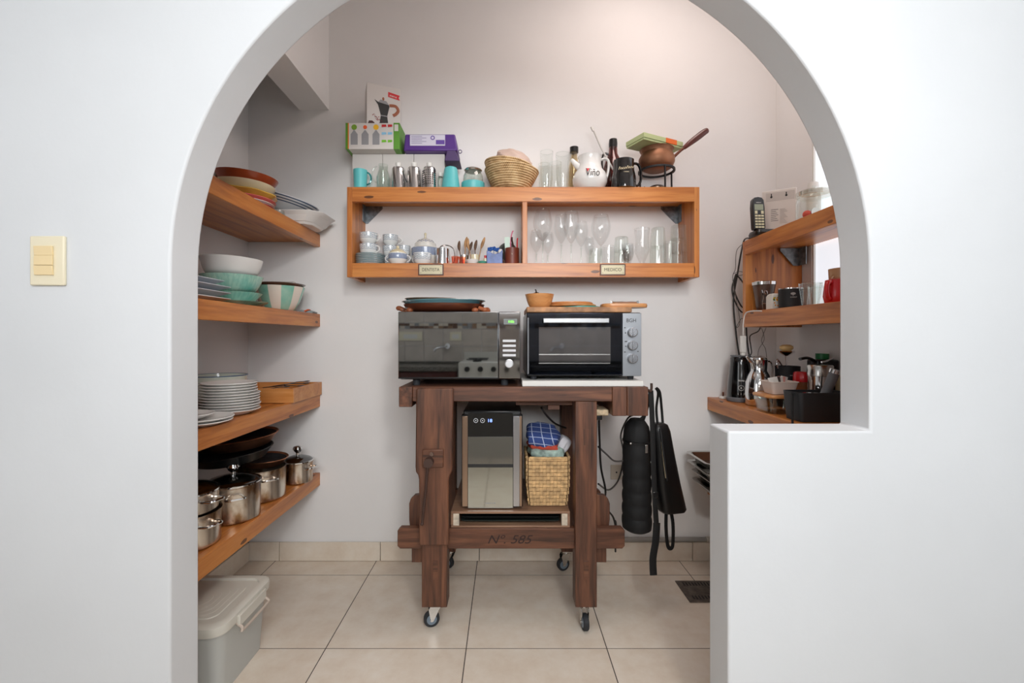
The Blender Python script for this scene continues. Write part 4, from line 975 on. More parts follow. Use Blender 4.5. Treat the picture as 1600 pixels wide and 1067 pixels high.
# ------------------------------------------------------------------ WORKBENCH
TZ = .922
wb = thing('workbench', 'old dark wooden carpenter\u2019s workbench on casters with a vise', 'workbench', (0, 0, 0))
BX0, BX1, BY0, BY1 = -.3975, .531, 1.69, 2.23
MB().box(BX0+.051, .397, BY0, BY1, .8675, TZ).build('top', ben['x'], wb, bevel=.003)
MB().box(BX0, BX0+.050, BY0, BY1, .847, TZ).build('end_board', ben['y'], wb, bevel=.003)
MB().box(.3975, .4515, BY0, BY1, .8136, TZ-.001).build('end_board', ben['z'], wb, bevel=.003)
MB().box(.4525, BX1, BY0, BY1, .8136, TZ).build('end_board', ben['z'], wb, bevel=.003)
MB().box(.04, .26, 1.77, 1.80, .8425, .8675).box(.165,.21,1.765,1.80,.825,.8425).build('rail', ben['x'], wb, bevel=.001)
for nm, x0, x1, y0, y1 in (('l',-.3125,-.218,1.692,1.765),('r',.260,.3405,1.692,1.765),('lb',-.3125,-.235,2.13,2.20),('rb',.262,.335,2.13,2.20)):
    m = MB().box(x0, x1, y0, y1, .100, .8675); m.build('leg', ben['z'], wb, bevel=.003)
    if nm in 'lr':
        xc = (x0+x1)/2+(.004 if nm == 'l' else .0)
        MB().box(xc-.009, xc+.009, y0-.0015, y0+.01, .205, .275).build('tenon', ben['x'], wb, bevel=.001)
        if nm == 'r': MB().box(xc-.010, xc+.010, y0-.0008, y0+.01, .705, .765).build('tenon', ben['z'], wb)
# vise jaw
j = [(-.328,.914),(-.3255,.920),(-.196,.920),(-.192,.914),(-.1955,.625),(-.198,.612),(-.206,.596),(-.209,.58),(-.2095,.343),(-.318,.343),(-.318,.585),(-.321,.600),(-.329,.612),(-.331,.63)]
MB().prism(j, 1.665, 1.6905, 'y').build('vise_jaw', ben['z'], wb, bevel=.005)
vb = MB().box(-.303,-.227,1.653,1.666,.632,.698).build('vise_plate', ben['x'], wb, bevel=.003)
MB().cyl(.017, 0, .03, 20, M=Matrix.Translation((-.277,1.655,.655)) @ Matrix.Rotation(PI/2, 4, 'X')).build('screw_boss', mat('rusty_iron', (74,54,46), .6, metal=.4), vb)
MB().cyl(.007, 0, .012, 14, M=Matrix.Translation((-.268,1.655,.683)) @ Matrix.Rotation(PI/2, 4, 'X')).build('screw_tip', mat('worn_iron', (120,98,86), .5, metal=.7), vb)
MB().tube([(-.277,1.632,.668),(-.288,1.636,.55),(-.301,1.640,.436)], .0042, 10, 0).sphere((-.3015,1.640,.433), .0065).build('vise_handle', mat('rusty_iron', (74,54,46), .6), wb)
# stretchers with tenon keys
def str_poly(x0, x1, z0, z1, c=.01): return [(x0+c,z0),(x1-c,z0),(x1,z0+c),(x1,z1-c),(x1-c,z1),(x0+c,z1),(x0,z1-c),(x0,z0+c)]
s_ = MB().prism(str_poly(-.409,.4506,.307,.3845), 1.718, 1.748, 'y').build('stretcher', ben['x'], wb, bevel=.002)
text('N\u00ba. 585', .170, s_, mat('pencil_dark', (40,24,20), .7), (.018, 1.7172, .343), font_shear=.35, height=.032)
MB().prism(str_poly(-.409,.4506,.307,.3845), 2.15, 2.18, 'y').build('stretcher', ben['x'], wb, bevel=.002)
for sgn, xa, xb, xc, nm in ((-1, -.375, -.30, -.365, 'l'), (1, .405, .33, .392, 'r')):
    pts = [(xc, .232),(xc, .30),(xa, .40),(xa, .460),(xa+(-sgn)*.006, .478),(xa+(-sgn)*.02, .492),(xb, .500),(xb,.232)]
    MB().prism(pts, 1.765, 1.79, 'y').build('foot_board', ben['z'], wb, bevel=.002)
    MB().prism(pts, 2.105, 2.13, 'y').build('foot_board', ben['z'], wb, bevel=.002)
# casters
def caster(x, y, ang):
    e = MB().box(-.025,.025,-.025,.025,.094,.0995).cyl(.014,.08,.094,16).build('caster', steel, wb, loc=(x, y, 0), rot=(0,0,ang))
    m = MB()
    for s in (-1, 1): m.prism([(-.018,.082),(.022,.082),(.028,.070),(.020,.026),(.010,.026)], s*.013, s*.0155, 'y')
    m.build('fork', steel, e)
    Mw = Matrix.Translation((.016, 0, .0305)) @ Matrix.Rotation(PI/2, 4, 'X')
    MB().lathe([(0,-.010),(.020,-.010),(.027,-.0105),(.030,-.007),(.030,.007),(.027,.0105),(.020,.010),(0,.010)], 28, M=Mw).build('wheel', rubber, e)
    MB().lathe([(.006,-.0112),(.019,-.0112),(.019,.0112),(.006,.0112)], 24, M=Mw, close=True).build('wheel_disc', mat('wheel_disc_grey', (120,134,146), .5), e)
    MB().cyl(.006,-.0165,.0165,10,M=Mw).build('axle', steel, e)
caster(-.268, 1.745, PI+.25); caster(.298, 1.735, -PI/2+.1); caster(-.262, 2.175, PI-.5); caster(.288, 2.165, PI+.3)
# bag hook on right end
o = MB().tube([(.531,1.745,.905),(.545,1.745,.905),(.556,1.745,.900),(.560,1.745,.91),(.560,1.745,.93)], .005, 8).build('hook', mat('rusty_iron', (74,54,46), .6), wb)

# wooden box shelf and dark trays in it
t = thing('flat_wooden_box', 'shallow open-fronted wooden box resting on the workbench stretchers', 'box', (-.207, 1.722, .3855))
MB().box(0,.4507,0,.40,0,.0075).build('bottom_board', boxwood, t, bevel=.0008)
MB().box(0,.4507,0,.40,.0525,.0615).build('top_board', boxwood, t, bevel=.0008)
for x in (0,.442): MB().box(x,x+.0087,.0,.40,.0075,.0525).build('side_board', boxwood, t)
for x in (.0087,.420): MB().box(x,x+.0215,.001,.03,.0078,.0522).build('painted_block', mat('chipped_white_paint', (206,192,172), .7, var=.2, vscale=50), t)
for x in (.0,): MB().box(.0087,.442,.38,.40,.0078,.0522).build('back_board', darkwood, t)
for k, (z_, c) in enumerate(((.008,(54,62,58)),(.0225,(30,34,34)),(.037,(44,48,46)))):
    m = MB(); m.add(*loft([rrect(.175,.14,.01), rrect(.19-.002*k,.155,.012), rrect(.19-.002*k,.155,.012), rrect(.172,.137,.01)], [0,.010,.0115,.002]))
    solo(m, 'baking_tray', mat('dark_tray_%d' % k, c, .45, metal=.3), ['dark green grey baking tray lowest in the flat wooden box', 'black baking tray in the middle of the flat wooden box', 'dark grey baking tray topmost in the flat wooden box'][k], 'tray', (.0185, 1.895, .3855+z_), bevel=.0)

# wine cooler
WX0, WX1, WYf, WZb, WZt = -.1695, .0655, 1.742, .4475, .822
wc = thing('wine_cooler', 'small black wine cooler with mirrored glass door under the workbench top', 'wine cooler', (0,0,0))
MB().box(WX0+.004, WX1-.004, WYf+.03, 2.12, WZb+.012, WZt).build('cabinet', blackpl, wc, bevel=.006)
dr_ = MB().box(WX0, WX1, WYf+.002, WYf+.028, WZb+.008, WZt-.012).build('door', blackpl, wc, bevel=.004)
bz = mat('bronze_steel', (176,150,130), .28, metal=1); sl = mat('satin_steel', (190,190,194), .25, metal=1)
MB().box(WX0+.003, WX0+.024, WYf, WYf+.004, WZb+.010, WZt-.018).build('side_strip', bz, dr_, bevel=.001)
MB().box(WX1-.036, WX1-.012, WYf, WYf+.004, WZb+.010, WZt-.018).build('side_strip', sl, dr_, bevel=.001)
MB().box(WX1-.012, WX1-.003, WYf, WYf+.004, WZb+.010, WZt-.018).build('side_strip', bz, dr_, bevel=.001)
gx0, gx1 = WX0+.0255, WX1-.0375
mir = mat('mirror_glass_grey', (182,184,178), .05, metal=1); mir2 = mat('mirror_glass_darker', (150,151,150), .06, metal=1)
def zz(py): return PZ(py, WYf)
MB().box(gx0, gx1, WYf-.0005, WYf+.002, zz(682), zz(645.5)).build('control_panel', mat('gloss_black_panel', (8,8,10), .08, coat=.5), dr_)
MB().box(gx0, gx1, WYf-.0002, WYf+.002, zz(725), zz(682.5)).build('upper_glass', mir2, dr_)
MB().box(gx0, gx1, WYf-.0004, WYf+.002, zz(730), zz(725)).build('divider_bar', ink, dr_)
MB().box(gx0, gx1, WYf-.0002, WYf+.002, zz(793.5), zz(730.3)).build('lower_glass', mir, dr_)
wht = mat('panel_white_print', (200,204,208), .5, emit=.3)
cp = [o for o in dr_.children if o.name.startswith('control_panel')][0]
for px in (743.5, 754):
    MB().lathe([(.0072,0),(.0085,0),(.0085,.0006),(.0072,.0006)], 24, M=Matrix.Translation((PX(px,WYf), WYf-.0006, zz(657))) @ Matrix.Rotation(PI/2, 4, 'X'), close=True).cyl(.002,0,.0006,8,M=Matrix.Translation((PX(px,WYf), WYf-.0006, zz(657))) @ Matrix.Rotation(PI/2, 4, 'X')).build('touch_button', wht, wc)
text('18', .015, wc, mat('blue_digits', (120,150,255), .5, emit=3), (PX(766,WYf), WYf-.001, zz(657)), height=.012, name='display_digits')
marks(7, .040, .004, wc, mat('panel_grey_print', (160,164,168), .5), (PX(766,WYf), WYf-.0006, zz(786)), seed=7)
for x in (WX0+.04, WX1-.03): MB().cyl(.012, WZb, WZb+.012, 16, (x, WYf+.03, 0)).cyl(.012, WZb, WZb+.012, 16, (x, 2.08, 0)).build('foot', rubber, wc)

# woven basket with cloths
KX0, KX1, KY0, KY1, KZ = .079, .252, 1.762, 1.96, .4475
wv = mat('woven_palm', (206,168,118), .75, var=.2, vscale=45)
bk = thing('woven_basket', 'square woven palm basket holding folded cloths on the wooden box', 'basket', ((KX0+KX1)/2, (KY0+KY1)/2, KZ))
hw, hd, kh = (KX1-KX0)/2-.004, (KY1-KY0)/2-.004, .190
m = MB(); m.add(*loft([rrect(hw-.014,hd-.014,.02), rrect(hw-.003,hd-.003,.025), rrect(hw-.001,hd-.001,.025), rrect(hw-.006,hd-.006,.022), rrect(hw-.018,hd-.018,.018)], [0,.06,kh,kh,.004])); m.build('shell', mat('basket_gap', (120,88,56), .9), bk)
m = MB(); rows = 13
for r_ in range(rows):
    z0_, z1_ = .003+r_*kh/rows, .003+(r_+1)*kh/rows-.0022
    k_ = min(1, .90+.1*((r_+.5)/rows*2.2))
    for side in range(4):
        L_ = (hw if side % 2 == 0 else hd)*k_; D_ = (hd if side % 2 == 0 else hw)*k_
        nn_ = 11
        for q in range(nn_):
            a0_ = -L_+.006+(2*L_-.012)*q/nn_; a1_ = a0_+(2*L_-.012)/nn_-.0008
            o_ = .0032 if (q+r_) % 2 else .0012
            M_ = Matrix.Rotation(side*PI/2, 4, 'Z')
            m.box(a0_, a1_, -D_-o_, -D_+.003, z0_, z1_, M_)
m.build('weave', wv, bk)['kind'] = 'stuff'
m = MB()
for q in range(44):
    u = q/44*8*hw
for side in range(4):
    M_ = Matrix.Rotation(side*PI/2, 4, 'Z'); L_ = hw if side%2==0 else hd; D_ = hd if side%2==0 else hw
    m.tube([(-L_+.01,-D_,kh),(0,-D_-.001,kh-.001),(L_-.01,-D_,kh)], .0055, 8, 4, M=M_)
m.build('rim', wv, bk)
def cloth(w, d, h, seed, fold=True):
    m = MB(); rnd = random.Random(seed); n_ = 20
    ph = [rnd.uniform(0,6) for _ in range(6)]
    def f(a, z_): return 1+.05*math.sin(3*a+ph[0]+z_*2)+.035*math.sin(7*a+ph[1]-z_*3)+.02*math.sin(13*a+ph[2])
    prof = []
    for i in range(n_+1):
        t_ = PI*i/n_; r_ = abs(math.sin(t_))**.45; z_ = -math.cos(t_); z_ = math.copysign(abs(z_)**.8, z_)
        prof.append((r_ if 0 < i < n_ else 0, z_))
    K = Matrix.Diagonal((w/2, d/2, h/2, 1))
    m.lathe(prof, 40, M=K, fn=lambda a, z_: f(a, z_)*(1/max(abs(math.cos(a)), abs(math.sin(a))))**.55)
    return m
def check_mat():
    m, nt, b = newmat('blue_checked_cloth'); N = nt.nodes; L = nt.links
    tc = N.new('ShaderNodeTexCoord'); sp = N.new('ShaderNodeSeparateXYZ'); L.new(tc.outputs['Object'], sp.inputs[0])
    a = mth(nt,'LESS_THAN', mth(nt,'FRACT', mth(nt,'ADD', mth(nt,'MULTIPLY',sp.outputs[0],26.0), mth(nt,'MULTIPLY',sp.outputs[2],10.0))), .09)
    c = mth(nt,'LESS_THAN', mth(nt,'FRACT', mth(nt,'ADD', mth(nt,'MULTIPLY',sp.outputs[1],24.0), mth(nt,'MULTIPLY',sp.outputs[2],34.0))), .09)
    k = mth(nt,'MULTIPLY', mth(nt,'MAXIMUM', a, c), .75)
    L.new(mixc(nt, k, (46,66,122), (190,200,222)), b.inputs['Base Color']); b.inputs['Roughness'].default_value = .9
    return m
bxc, byc = (KX0+KX1)/2, (KY0+KY1)/2
solo(cloth(.150,.17,.05,1), 'folded_cloth', mat('mixed_cloth', (158,178,168), .9, var=.35, vscale=30), 'pale green and blue cloth lowest in the woven basket', 'cloth', (bxc, byc-.002, KZ+.200))
solo(cloth(.122,.14,.036,2), 'folded_cloth', mat('red_cloth', (178,70,52), .9, bump=.5), 'rust red folded cloth between the green cloth and blue check towel', 'cloth', (bxc-.014, byc-.012, KZ+.228), rot=(0,.04,0))
solo(cloth(.135,.15,.062,3), 'kitchen_towel', check_mat(), 'blue towel with white check lines topmost in the woven basket', 'towel', (bxc-.016, byc-.016, KZ+.264), rot=(.25,.10,0))
solo(cloth(.05,.08,.065,4), 'folded_cloth', mat('white_cloth', (206,204,208), .9), 'white cloth tucked at the right side of the woven basket', 'cloth', (bxc+.068, byc-.01, KZ+.225), rot=(0,.5,0))

# microwave
MX0, MX1, MY0, MY1, MZ0, MZ1 = -.407, .0557, 1.72, 2.06, .949, 1.2035
mw = thing('microwave', 'black microwave oven with mirrored door on the left of the workbench', 'microwave', (0,0,0))
MB().box(MX0+.004, MX1-.004, MY0+.02, MY1, MZ0-.004, MZ1-.003).build('body', blackpl, mw, bevel=.004)
mwm = mat('microwave_mirror', (166,170,172), .03, metal=1)
xd = PX(779, MY0)
d_ = MB().box(MX0, xd-.0006, MY0, MY0+.02, MZ0, MZ1).build('door', mwm, mw, bevel=.003)
MB().box(MX0+.001, xd-.001, MY0-.0006, MY0+.002, MZ0+.001, MZ0+.006).build('door_trim', blackpl, d_)
d_ = MB().box(xd+.0006, MX1, MY0, MY0+.02, MZ0, MZ1).build('control_panel', mat('panel_mirror', (158,156,156), .05, metal=1), mw, bevel=.003)
MB().box(PX(787,MY0), PX(808,MY0), MY0-.0008, MY0+.001, PZ(507,MY0), PZ(498,MY0)).build('display', mat('display_dark', (90,96,92), .3), d_)
marks(4, .024, .009, d_, mat('green_digits', (120,220,70), .5, emit=1.0), (PX(799,MY0), MY0-.0011, PZ(502.5,MY0)), seed=2, name='display_digits')
for py in (532.5, 540.2, 547.6, 555): MB().box(PX(785.5,MY0), PX(806,MY0), MY0-.004, MY0+.001, PZ(py+1.8,MY0), PZ(py-1.8,MY0)).build('button', mat('button_silver', (208,208,210), .4), d_, bevel=.0008)
MB().lathe([(0,0),(.0165,0),(.0155,.014),(.013,.016),(0,.016)], 28, M=Matrix.Translation((PX(795.5,MY0), MY0, PZ(568,MY0))) @ Matrix.Rotation(PI/2, 4, 'X')).build('knob', mat('knob_silver', (206,206,208), .3, metal=.5), d_)
for x in (MX0+.06, MX1-.06):
    for y in (MY0+.05, MY1-.05): MB().cyl(.014, TZ+.0003, MZ0-.003, 16, (x, y, 0)).build('foot', rubber, mw)
# dark wooden tray with handles on microwave
t = thing('carved_wood_tray', 'dark oval wooden tray with carved handles on top of the microwave', 'tray', (-.252, 1.87, MZ1+.0005))
MB().lathe([(0,.006),(.13,.006),(.158,.020),(.166,.036),(.162,.037),(.15,.024),(.12,.012),(0,.012)], 48, sy=.72).build('body', darkwood, t)
hm = mat('carved_handle_wood', (150,84,50), .45, var=.2)
for sx_, pp in ((-1, [(-.160,-.04,.012),(-.178,-.035,.020),(-.178,.02,.020),(-.160,.03,.012)]), (1, [(.145,-.05,.020),(.168,-.055,.012),(.182,-.04,.008),(.176,0,.018),(.15,.03,.012)])):
    m = MB(); m.tube(pp, .0085, 10, 5); m.sphere(pp[1], .013, .012, .010); m.build('handle', hm, t)
for x in (-.13,.13): 
    for y in (-.06,.06): MB().sphere((x, y, .0105), .014, .014, .0105).build('foot', hm, t)
bg = mat('teal_plate_glaze', (104,150,160), .2, coat=.5)
solo(MB().lathe(plate_prof(.172,.022,.8), 56, sy=.76), 'serving_plate', bg, 'teal-rimmed oval plate lying in the dark wooden tray', 'plate', (-.254, 1.87, MZ1+.0275), rot=(0,-.015,0))
solo(MB().lathe(plate_prof(.165,.016,.85), 56, sy=.76), 'serving_plate', mat('brown_glass_plate', (128,110,94), .15, coat=.5), 'grey brown oval plate stacked on the teal-rimmed plate', 'plate', (-.25, 1.87, MZ1+.0385), rot=(0,.03,0))

# white board under oven, oven
solo(MB().box(PX(816,1.70), .517, 1.702, 2.12, TZ+.0003, TZ+.0213), 'white_board', mat('white_laminate', (222,220,214), .35), 'white laminate board under the toaster oven', 'board', (0,0,0), bevel=.002)
OX0, OX1, OY0, OY1, OZ0, OZ1 = .079, .5205, 1.73, 2.10, .957, 1.2015
ov = thing('toaster_oven', 'black and silver countertop oven with three knobs on the white board', 'oven', (0,0,0))
MB().box(OX0+.002, OX1-.001, OY0+.018, OY1, OZ0, OZ1).build('body', blackpl, ov, bevel=.003)
xp = PX(973, OY0)
dk = mat('oven_door_glass', (74,79,90), .04, metal=1)
d_ = MB().box(OX0+.003, xp-.002, OY0, OY0+.018, OZ0+.006, OZ1-.002).build('door', dk, ov, bevel=.002)
MB().box(PX(842,OY0), PX(954,OY0), OY0-.0006, OY0+.002, PZ(568.5,OY0), PZ(511,OY0)).build('door_window', mat('oven_window', (160,163,170), .05, metal=1), d_)
MB().box(PX(842,OY0), PX(953,OY0), OY0-.0014, OY0-.0007, PZ(554.5,OY0), PZ(553,OY0)).box(PX(842,OY0), PX(953,OY0), OY0-.0014, OY0-.0007, PZ(568,OY0), PZ(567,OY0)).build('rack', steel, d_)
MB().box(OX0+.004, OX0+.0095, OY0-.0012, OY0+.002, OZ0+.01, OZ1-.02).build('door_trim', greypl, d_)
h_ = MB().box(PX(848.8,OY0-.03), PX(952,OY0-.03), OY0-.032, OY0-.022, PZ(504.5,OY0-.03), PZ(497,OY0-.03)).build('handle', mat('handle_silver', (150,151,152), .3, metal=.6), d_, bevel=.002)
for px in (856, 944): MB().box(PX(px-3,OY0-.02), PX(px+3,OY0-.02), OY0-.022, OY0, PZ(503,OY0-.02), PZ(498.5,OY0-.02)).build('handle_post', greypl, d_)
d_ = MB().box(xp, OX1-.003, OY0+.002, OY0+.018, OZ0+.002, OZ1-.003).build('control_panel', silverpl, ov, bevel=.001)
text('BGH', .036, d_, ink, (PX(986.5,OY0), OY0+.0012, PZ(500.5,OY0)), height=.0145)
for py in (519, 539.5, 560):
    k_ = MB().lathe([(0,0),(.019,0),(.0175,.016),(.015,.018),(0,.018)], 32, M=Matrix.Translation((PX(988,OY0), OY0+.002, PZ(py,OY0))) @ Matrix.Rotation(PI/2, 4, 'X')).build('knob', mat('knob_satin', (160,162,166), .25, metal=.8), d_)
    MB().box(PX(988,OY0)-.0035, PX(988,OY0)+.0035, OY0-.022, OY0-.015, PZ(py,OY0)-.016, PZ(py,OY0)+.016).build('knob_grip', mat('knob_satin', (160,162,166), .25), k_, bevel=.001)
m = MB()
for px, py, w in ((976.5,512,1.2),(977.5,520,1),(978.3,533.5,2),(978,541,1),(976.5,550,1.2),(997,549,1)): m.box(PX(px-w,OY0), PX(px+w,OY0), OY0+.0012, OY0+.0022, PZ(py+.7,OY0), PZ(py-.7,OY0))
m.build('dial_marks', ink, d_)
for x in (OX0+.03, OX1-.035):
    for y in (OY0+.04, OY1-.04): MB().cyl(.011, TZ+.0215, OZ0+.001, 14, (x, y, 0), r2=.014).build('foot', rubber, ov)
cb = mat('worn_board_wood', (176,128,88), .6, var=.3, vscale=25, bump=.4)
t = thing('chopping_board', 'thick worn wooden board lying on top of the oven', 'board', (PX(823,1.74), 1.745, OZ1+.0006))
MB().box(0, .405, 0, .25, 0, .0215).build('slab', cb, t, bevel=.004)
ZB = OZ1+.0225
t = thing('wooden_bowl', 'small round wooden bowl on the left of the worn board', 'bowl', (PX(843,1.82), 1.82, ZB))
MB().lathe(bowl_prof(.034,.058,.054,.005,.55,10), 40).build('body', lightwood, t)
solo(MB().sphere((0,0,0), .012, .03, .010).tube([(0,.0,0),(-.012,-.03,.012),(-.02,-.045,.014)], .003, 8), 'pepper_grinder_part', blackpl, 'dark small utensil lying inside the small wooden bowl', 'utensil', (PX(838,1.82), 1.83, ZB+.0545), rot=(0,0,.3))
tl = mat('teal_disc', (60,150,140), .4)
solo(MB().cyl(.088,0,.006,48), 'teal_coaster', tl, 'teal round board at the bottom of the stack beside the wooden bowl', 'board', (PX(900,1.85)+.01, 1.86, ZB))
solo(MB().lathe([(0,0),(.094,0),(.098,.004),(.098,.007),(.094,.009),(0,.008)], 48), 'round_wood_board', lightwood, 'round wooden plate on the teal board', 'board', (PX(894,1.85), 1.865, ZB+.0065))
solo(MB().lathe([(0,0),(.090,0),(.094,.004),(.094,.007),(.09,.009),(0,.008)], 48), 'round_wood_board', lightwood, 'topmost round wooden plate beside the small wooden bowl', 'board', (PX(892,1.85), 1.88, ZB+.016))
m = MB(); m.add(*loft([rrect(.088,.05,.035), rrect(.09,.052,.036), rrect(.088,.05,.035)], [0,.008,.015])); 
t = thing('wooden_paddle', 'oval wooden paddle board overhanging the right of the oven', 'board', (PX(978,1.78), 1.82, ZB)); m.build('paddle', lightwood, t)
m = MB(); m.tube([(-.055,-.035,.021),(.045,-.035,.021)], .0035, 8, 0); m.box(-.060,-.053,-.040,-.030,.0158,.026).box(.043,.050,-.040,-.030,.0158,.026)
solo(m, 'clip_rail', chrome, 'short chrome rail lying on the oval wooden paddle', 'rail', (PX(978,1.78), 1.82, ZB))
solo(cloth(.10,.05,.014,9), 'napkin', mat('pink_white_cloth', (220,206,200), .9), 'folded pale napkin lying on the oval wooden paddle', 'napkin', (PX(978,1.78)+.008, 1.835, ZB+.0215))

# power strip below bench, cables, wall outlet
t = thing('power_strip', 'beige power strip fixed under the right side of the workbench top', 'power strip', (.3695, 1.74, .806))
MB().box(-.026,.026,0,.10,0,.024).build('body', mat('stained_beige', (214,190,156), .6, var=.25, vscale=60), t, bevel=.005)
MB().box(-.024,.003,.01,.05,-.018,0).build('plug', blackpl, t, bevel=.003)
t = thing('wall_socket', 'small beige wall socket behind the hanging black bags', 'wall socket', (PX(962.5,2.26), BW-.001, PZ(737,2.26)))
MB().box(-.028,.028,-.008,0,-.036,.036).build('plate', mat('beige_socket', (206,196,180), .5), t, bevel=.002); MB().cyl(.004,0,.002,10,M=Matrix.Translation((.0,-.008,0)) @ Matrix.Rotation(PI/2, 4, 'X')).build('hole', ink, t)
def cable(pts, r, label, mt=None, name='cable', seg=8):
    return tag(MB().tube(pts, r, seg, 8).build(name, mt or blackpl), label, 'cable')
W = lambda px, py, y: (PX(px,y), y, PZ(py,y))
cable([W(936,657,1.77), W(937,690,1.80), W(939,730,1.82), W(946,765,1.84), W(945,790,1.9), W(958,808,1.95), W(963,828,1.97), (PX(963,1.97),1.99,.30), (PX(966,2.0),2.05,.14)], .0042, 'black cable hanging from the power strip down past the bench stretcher')
cable([W(935,698,1.84), W(948,710,1.95), W(960,720,2.05), W(975,720,2.15)], .004, 'black cable running from behind the leg to the hanging bags')
cable([W(935,756,1.86), W(948,765,2.0), W(957,762,2.1), W(966,750,2.22), W(972,730,2.235), W(974,705,2.2), W(970,680,2.05), W(980,655,1.95), W(990,648,1.90)], .004, 'black cable looping below the wall socket behind the bags')
cable([W(846,637,1.92), W(855,650,2.0), W(868,662,2.06), W(884,668,2.1)], .0045, 'black cable under the bench top behind the basket')

# hanging bags
HX, HY = .556, 1.745
t = thing('quilted_bottle_bag', 'black quilted drawstring backpack hanging from the end of the workbench', 'bag', (.528, 1.83, .335))
prof = [(0,0),(.045,.0),(.056,.008)]
zb = .012
hs = [.045,.05,.052,.055,.06,.07]
for i, hh in enumerate(hs):
    for q in range(1, 6): prof.append((.0560+.0026*math.sin(PI*q/6)-.0006*i, zb+hh*q/6))
    zb += hh; prof.append((.0545-.0006*i, zb))
prof += [(.054,zb+.01),(.051,zb+.05),(.046,zb+.072),(.036,zb+.088),(.028,zb+.098),(.026,zb+.10),(.012,zb+.085),(0,zb+.08)]
MB().lathe(prof, 40, sy=1.15, fn=lambda a, z_: 1+(.03*math.sin(9*a) if z_ > .40 else 0)).build('body', fabric_black, t)
MB().lathe([(.0535,zb+.008),(.0565,zb+.010),(.0565,zb+.016),(.0535,zb+.018)], 40, sy=1.15, close=True).build('zipper', leather, t)
MB().box(.014,.024,-.068,-.064,zb-.022,zb+.010).build('zipper_pull', steel, t, bevel=.001)
MB().sphere((-.038,-.05,zb+.012), .006).build('stud', steel, t)
def strap(pts, w, th, parent, mt=fabric_black, name='strap', flat=(0,1,0)):
    return MB().tube(pts, lambda u: (th, w), 8, 8, flat=flat).build(name, mt, parent)
strap([(-.02,-.02,zb+.085),(.016,-.04,zb+.115),(.024,-.07,.52),(.030,-.085,.565)], .007, .002, t)
strap([(.02,-.01,zb+.09),(.026,-.03,zb+.13),(.028,-.06,.53),(.032,-.085,.567)], .007, .002, t)
strap([(.030,-.083,.567),(.034,-.082,.50),(.040,-.075,.40),(.044,-.072,.28),(.048,-.072,.17),(.052,-.072,.10),(.060,-.06,.03)], .010, .002, t)
strap([(.060,-.062,.05),(.056,-.062,-.02),(.046,-.06,-.09),(.048,-.06,-.155)], .014, .002, t)
MB().box(.040,.062,-.076,-.07,.15,.175).build('buckle', blackpl, t, bevel=.003)
t = thing('leather_case', 'slim shiny black case with a silver zip hanging beside the quilted bag', 'bag', (.633, 1.84, .40))
t.rotation_euler = (0, -.0, .25)
m = MB(); rings = []; zs = []
for z_, w, d_, ox in ((0,.050,.034,.045),(.01,.056,.038,.044),(.12,.050,.036,.022),(.24,.042,.034,.004),(.33,.036,.032,-.008),(.355,.030,.026,-.012),(.362,.018,.016,-.014)):
    rings.append([(p[0]+ox, p[1]) for p in rrect(w, d_, min(w, d_)*.7)]); zs.append(z_)
m.add(*loft(rings, zs)); 
for k in range(len(m.s)): m.s[k] = True
m.build('body', leather, t, ang=60)
MB().tube([(-.030,-.035,.335),(-.022,-.038,.25),(-.010,-.041,.15)], .0025, 8, 4).build('zip', mat('silver_zip', (214,200,170), .3, metal=.8), t)
MB().tube([(-.030,-.034,.345),(-.018,-.04,.24),(-.004,-.042,.14)], .0042, 8, 4).build('zip_tape', blackmatte, t)
for dx in (-.02,.004):
    strap([(dx,.0,.355),(dx-.012,-.01,.42),(-.050+dx*.3,-.06,.490),(-.078,-.08,.512)], .006, .002, t)
strap([(.02,0,.005),(.012,-.01,-.06),(.018,-.012,-.13),(.030,-.014,-.145),(.042,-.012,-.13),(.044,-.01,-.05),(.040,0,.004)], .008, .002, t)

# ------------------------------------------------------------------ RIGHT SHELVES
RX = 1.089
ru = thing('corner_shelf_unit', 'pine two-shelf unit with end panel on the right wall', 'shelf', (0,0,0))
R1, R2 = 1.545, 1.223
MB().box(RX, RW-.001, 2.062, 2.088, 1.153, R1-.001).build('end_panel', pine['z'], ru, bevel=.0015)
for zt, zb_ in ((R1, 1.481), (R2, 1.153)):
    MB().box(RX-.004, RX+.020, A1+.003, 2.060, zb_, zt).build('fascia', pine['y'], ru, bevel=.0015)
    MB().box(RX+.021, RW-.001, A1+.003, 2.060, zt-.034, zt-.002).build('board', pine['y'], ru, bevel=.001)
MB().prism([(1.325,1.509),(1.24,1.509),(1.24,1.497),(1.30,1.43),(1.325,1.43)], 2.050, 2.054, 'y').box(1.322,1.325,2.0,2.05,1.43,1.509).build('corner_bracket', galv, ru)
lr = thing('wall_shelf', 'low pine shelf on the right wall holding the kettle', 'shelf', (0,0,0))
R3 = .811
MB().box(1.029, RW-.001, A1+.003, BW-.001, R3-.040, R3-.001).build('board', pine['y'], lr, bevel=.001)
MB().box(1.003, 1.028, A1+.003, BW-.001, R3-.063, R3).build('fascia', pine['y'], lr, bevel=.0015)
lr = thing('wall_shelf', 'lowest pine shelf on the right wall under metal trays', 'shelf', (0,0,0))
MB().box(1.029, RW-.001, A1+.003, BW-.001, .355, .389).build('board', pine['y'], lr, bevel=.001)
MB().box(1.003, 1.028, A1+.003, BW-.001, .330, .390).build('fascia', pine['y'], lr, bevel=.0015)
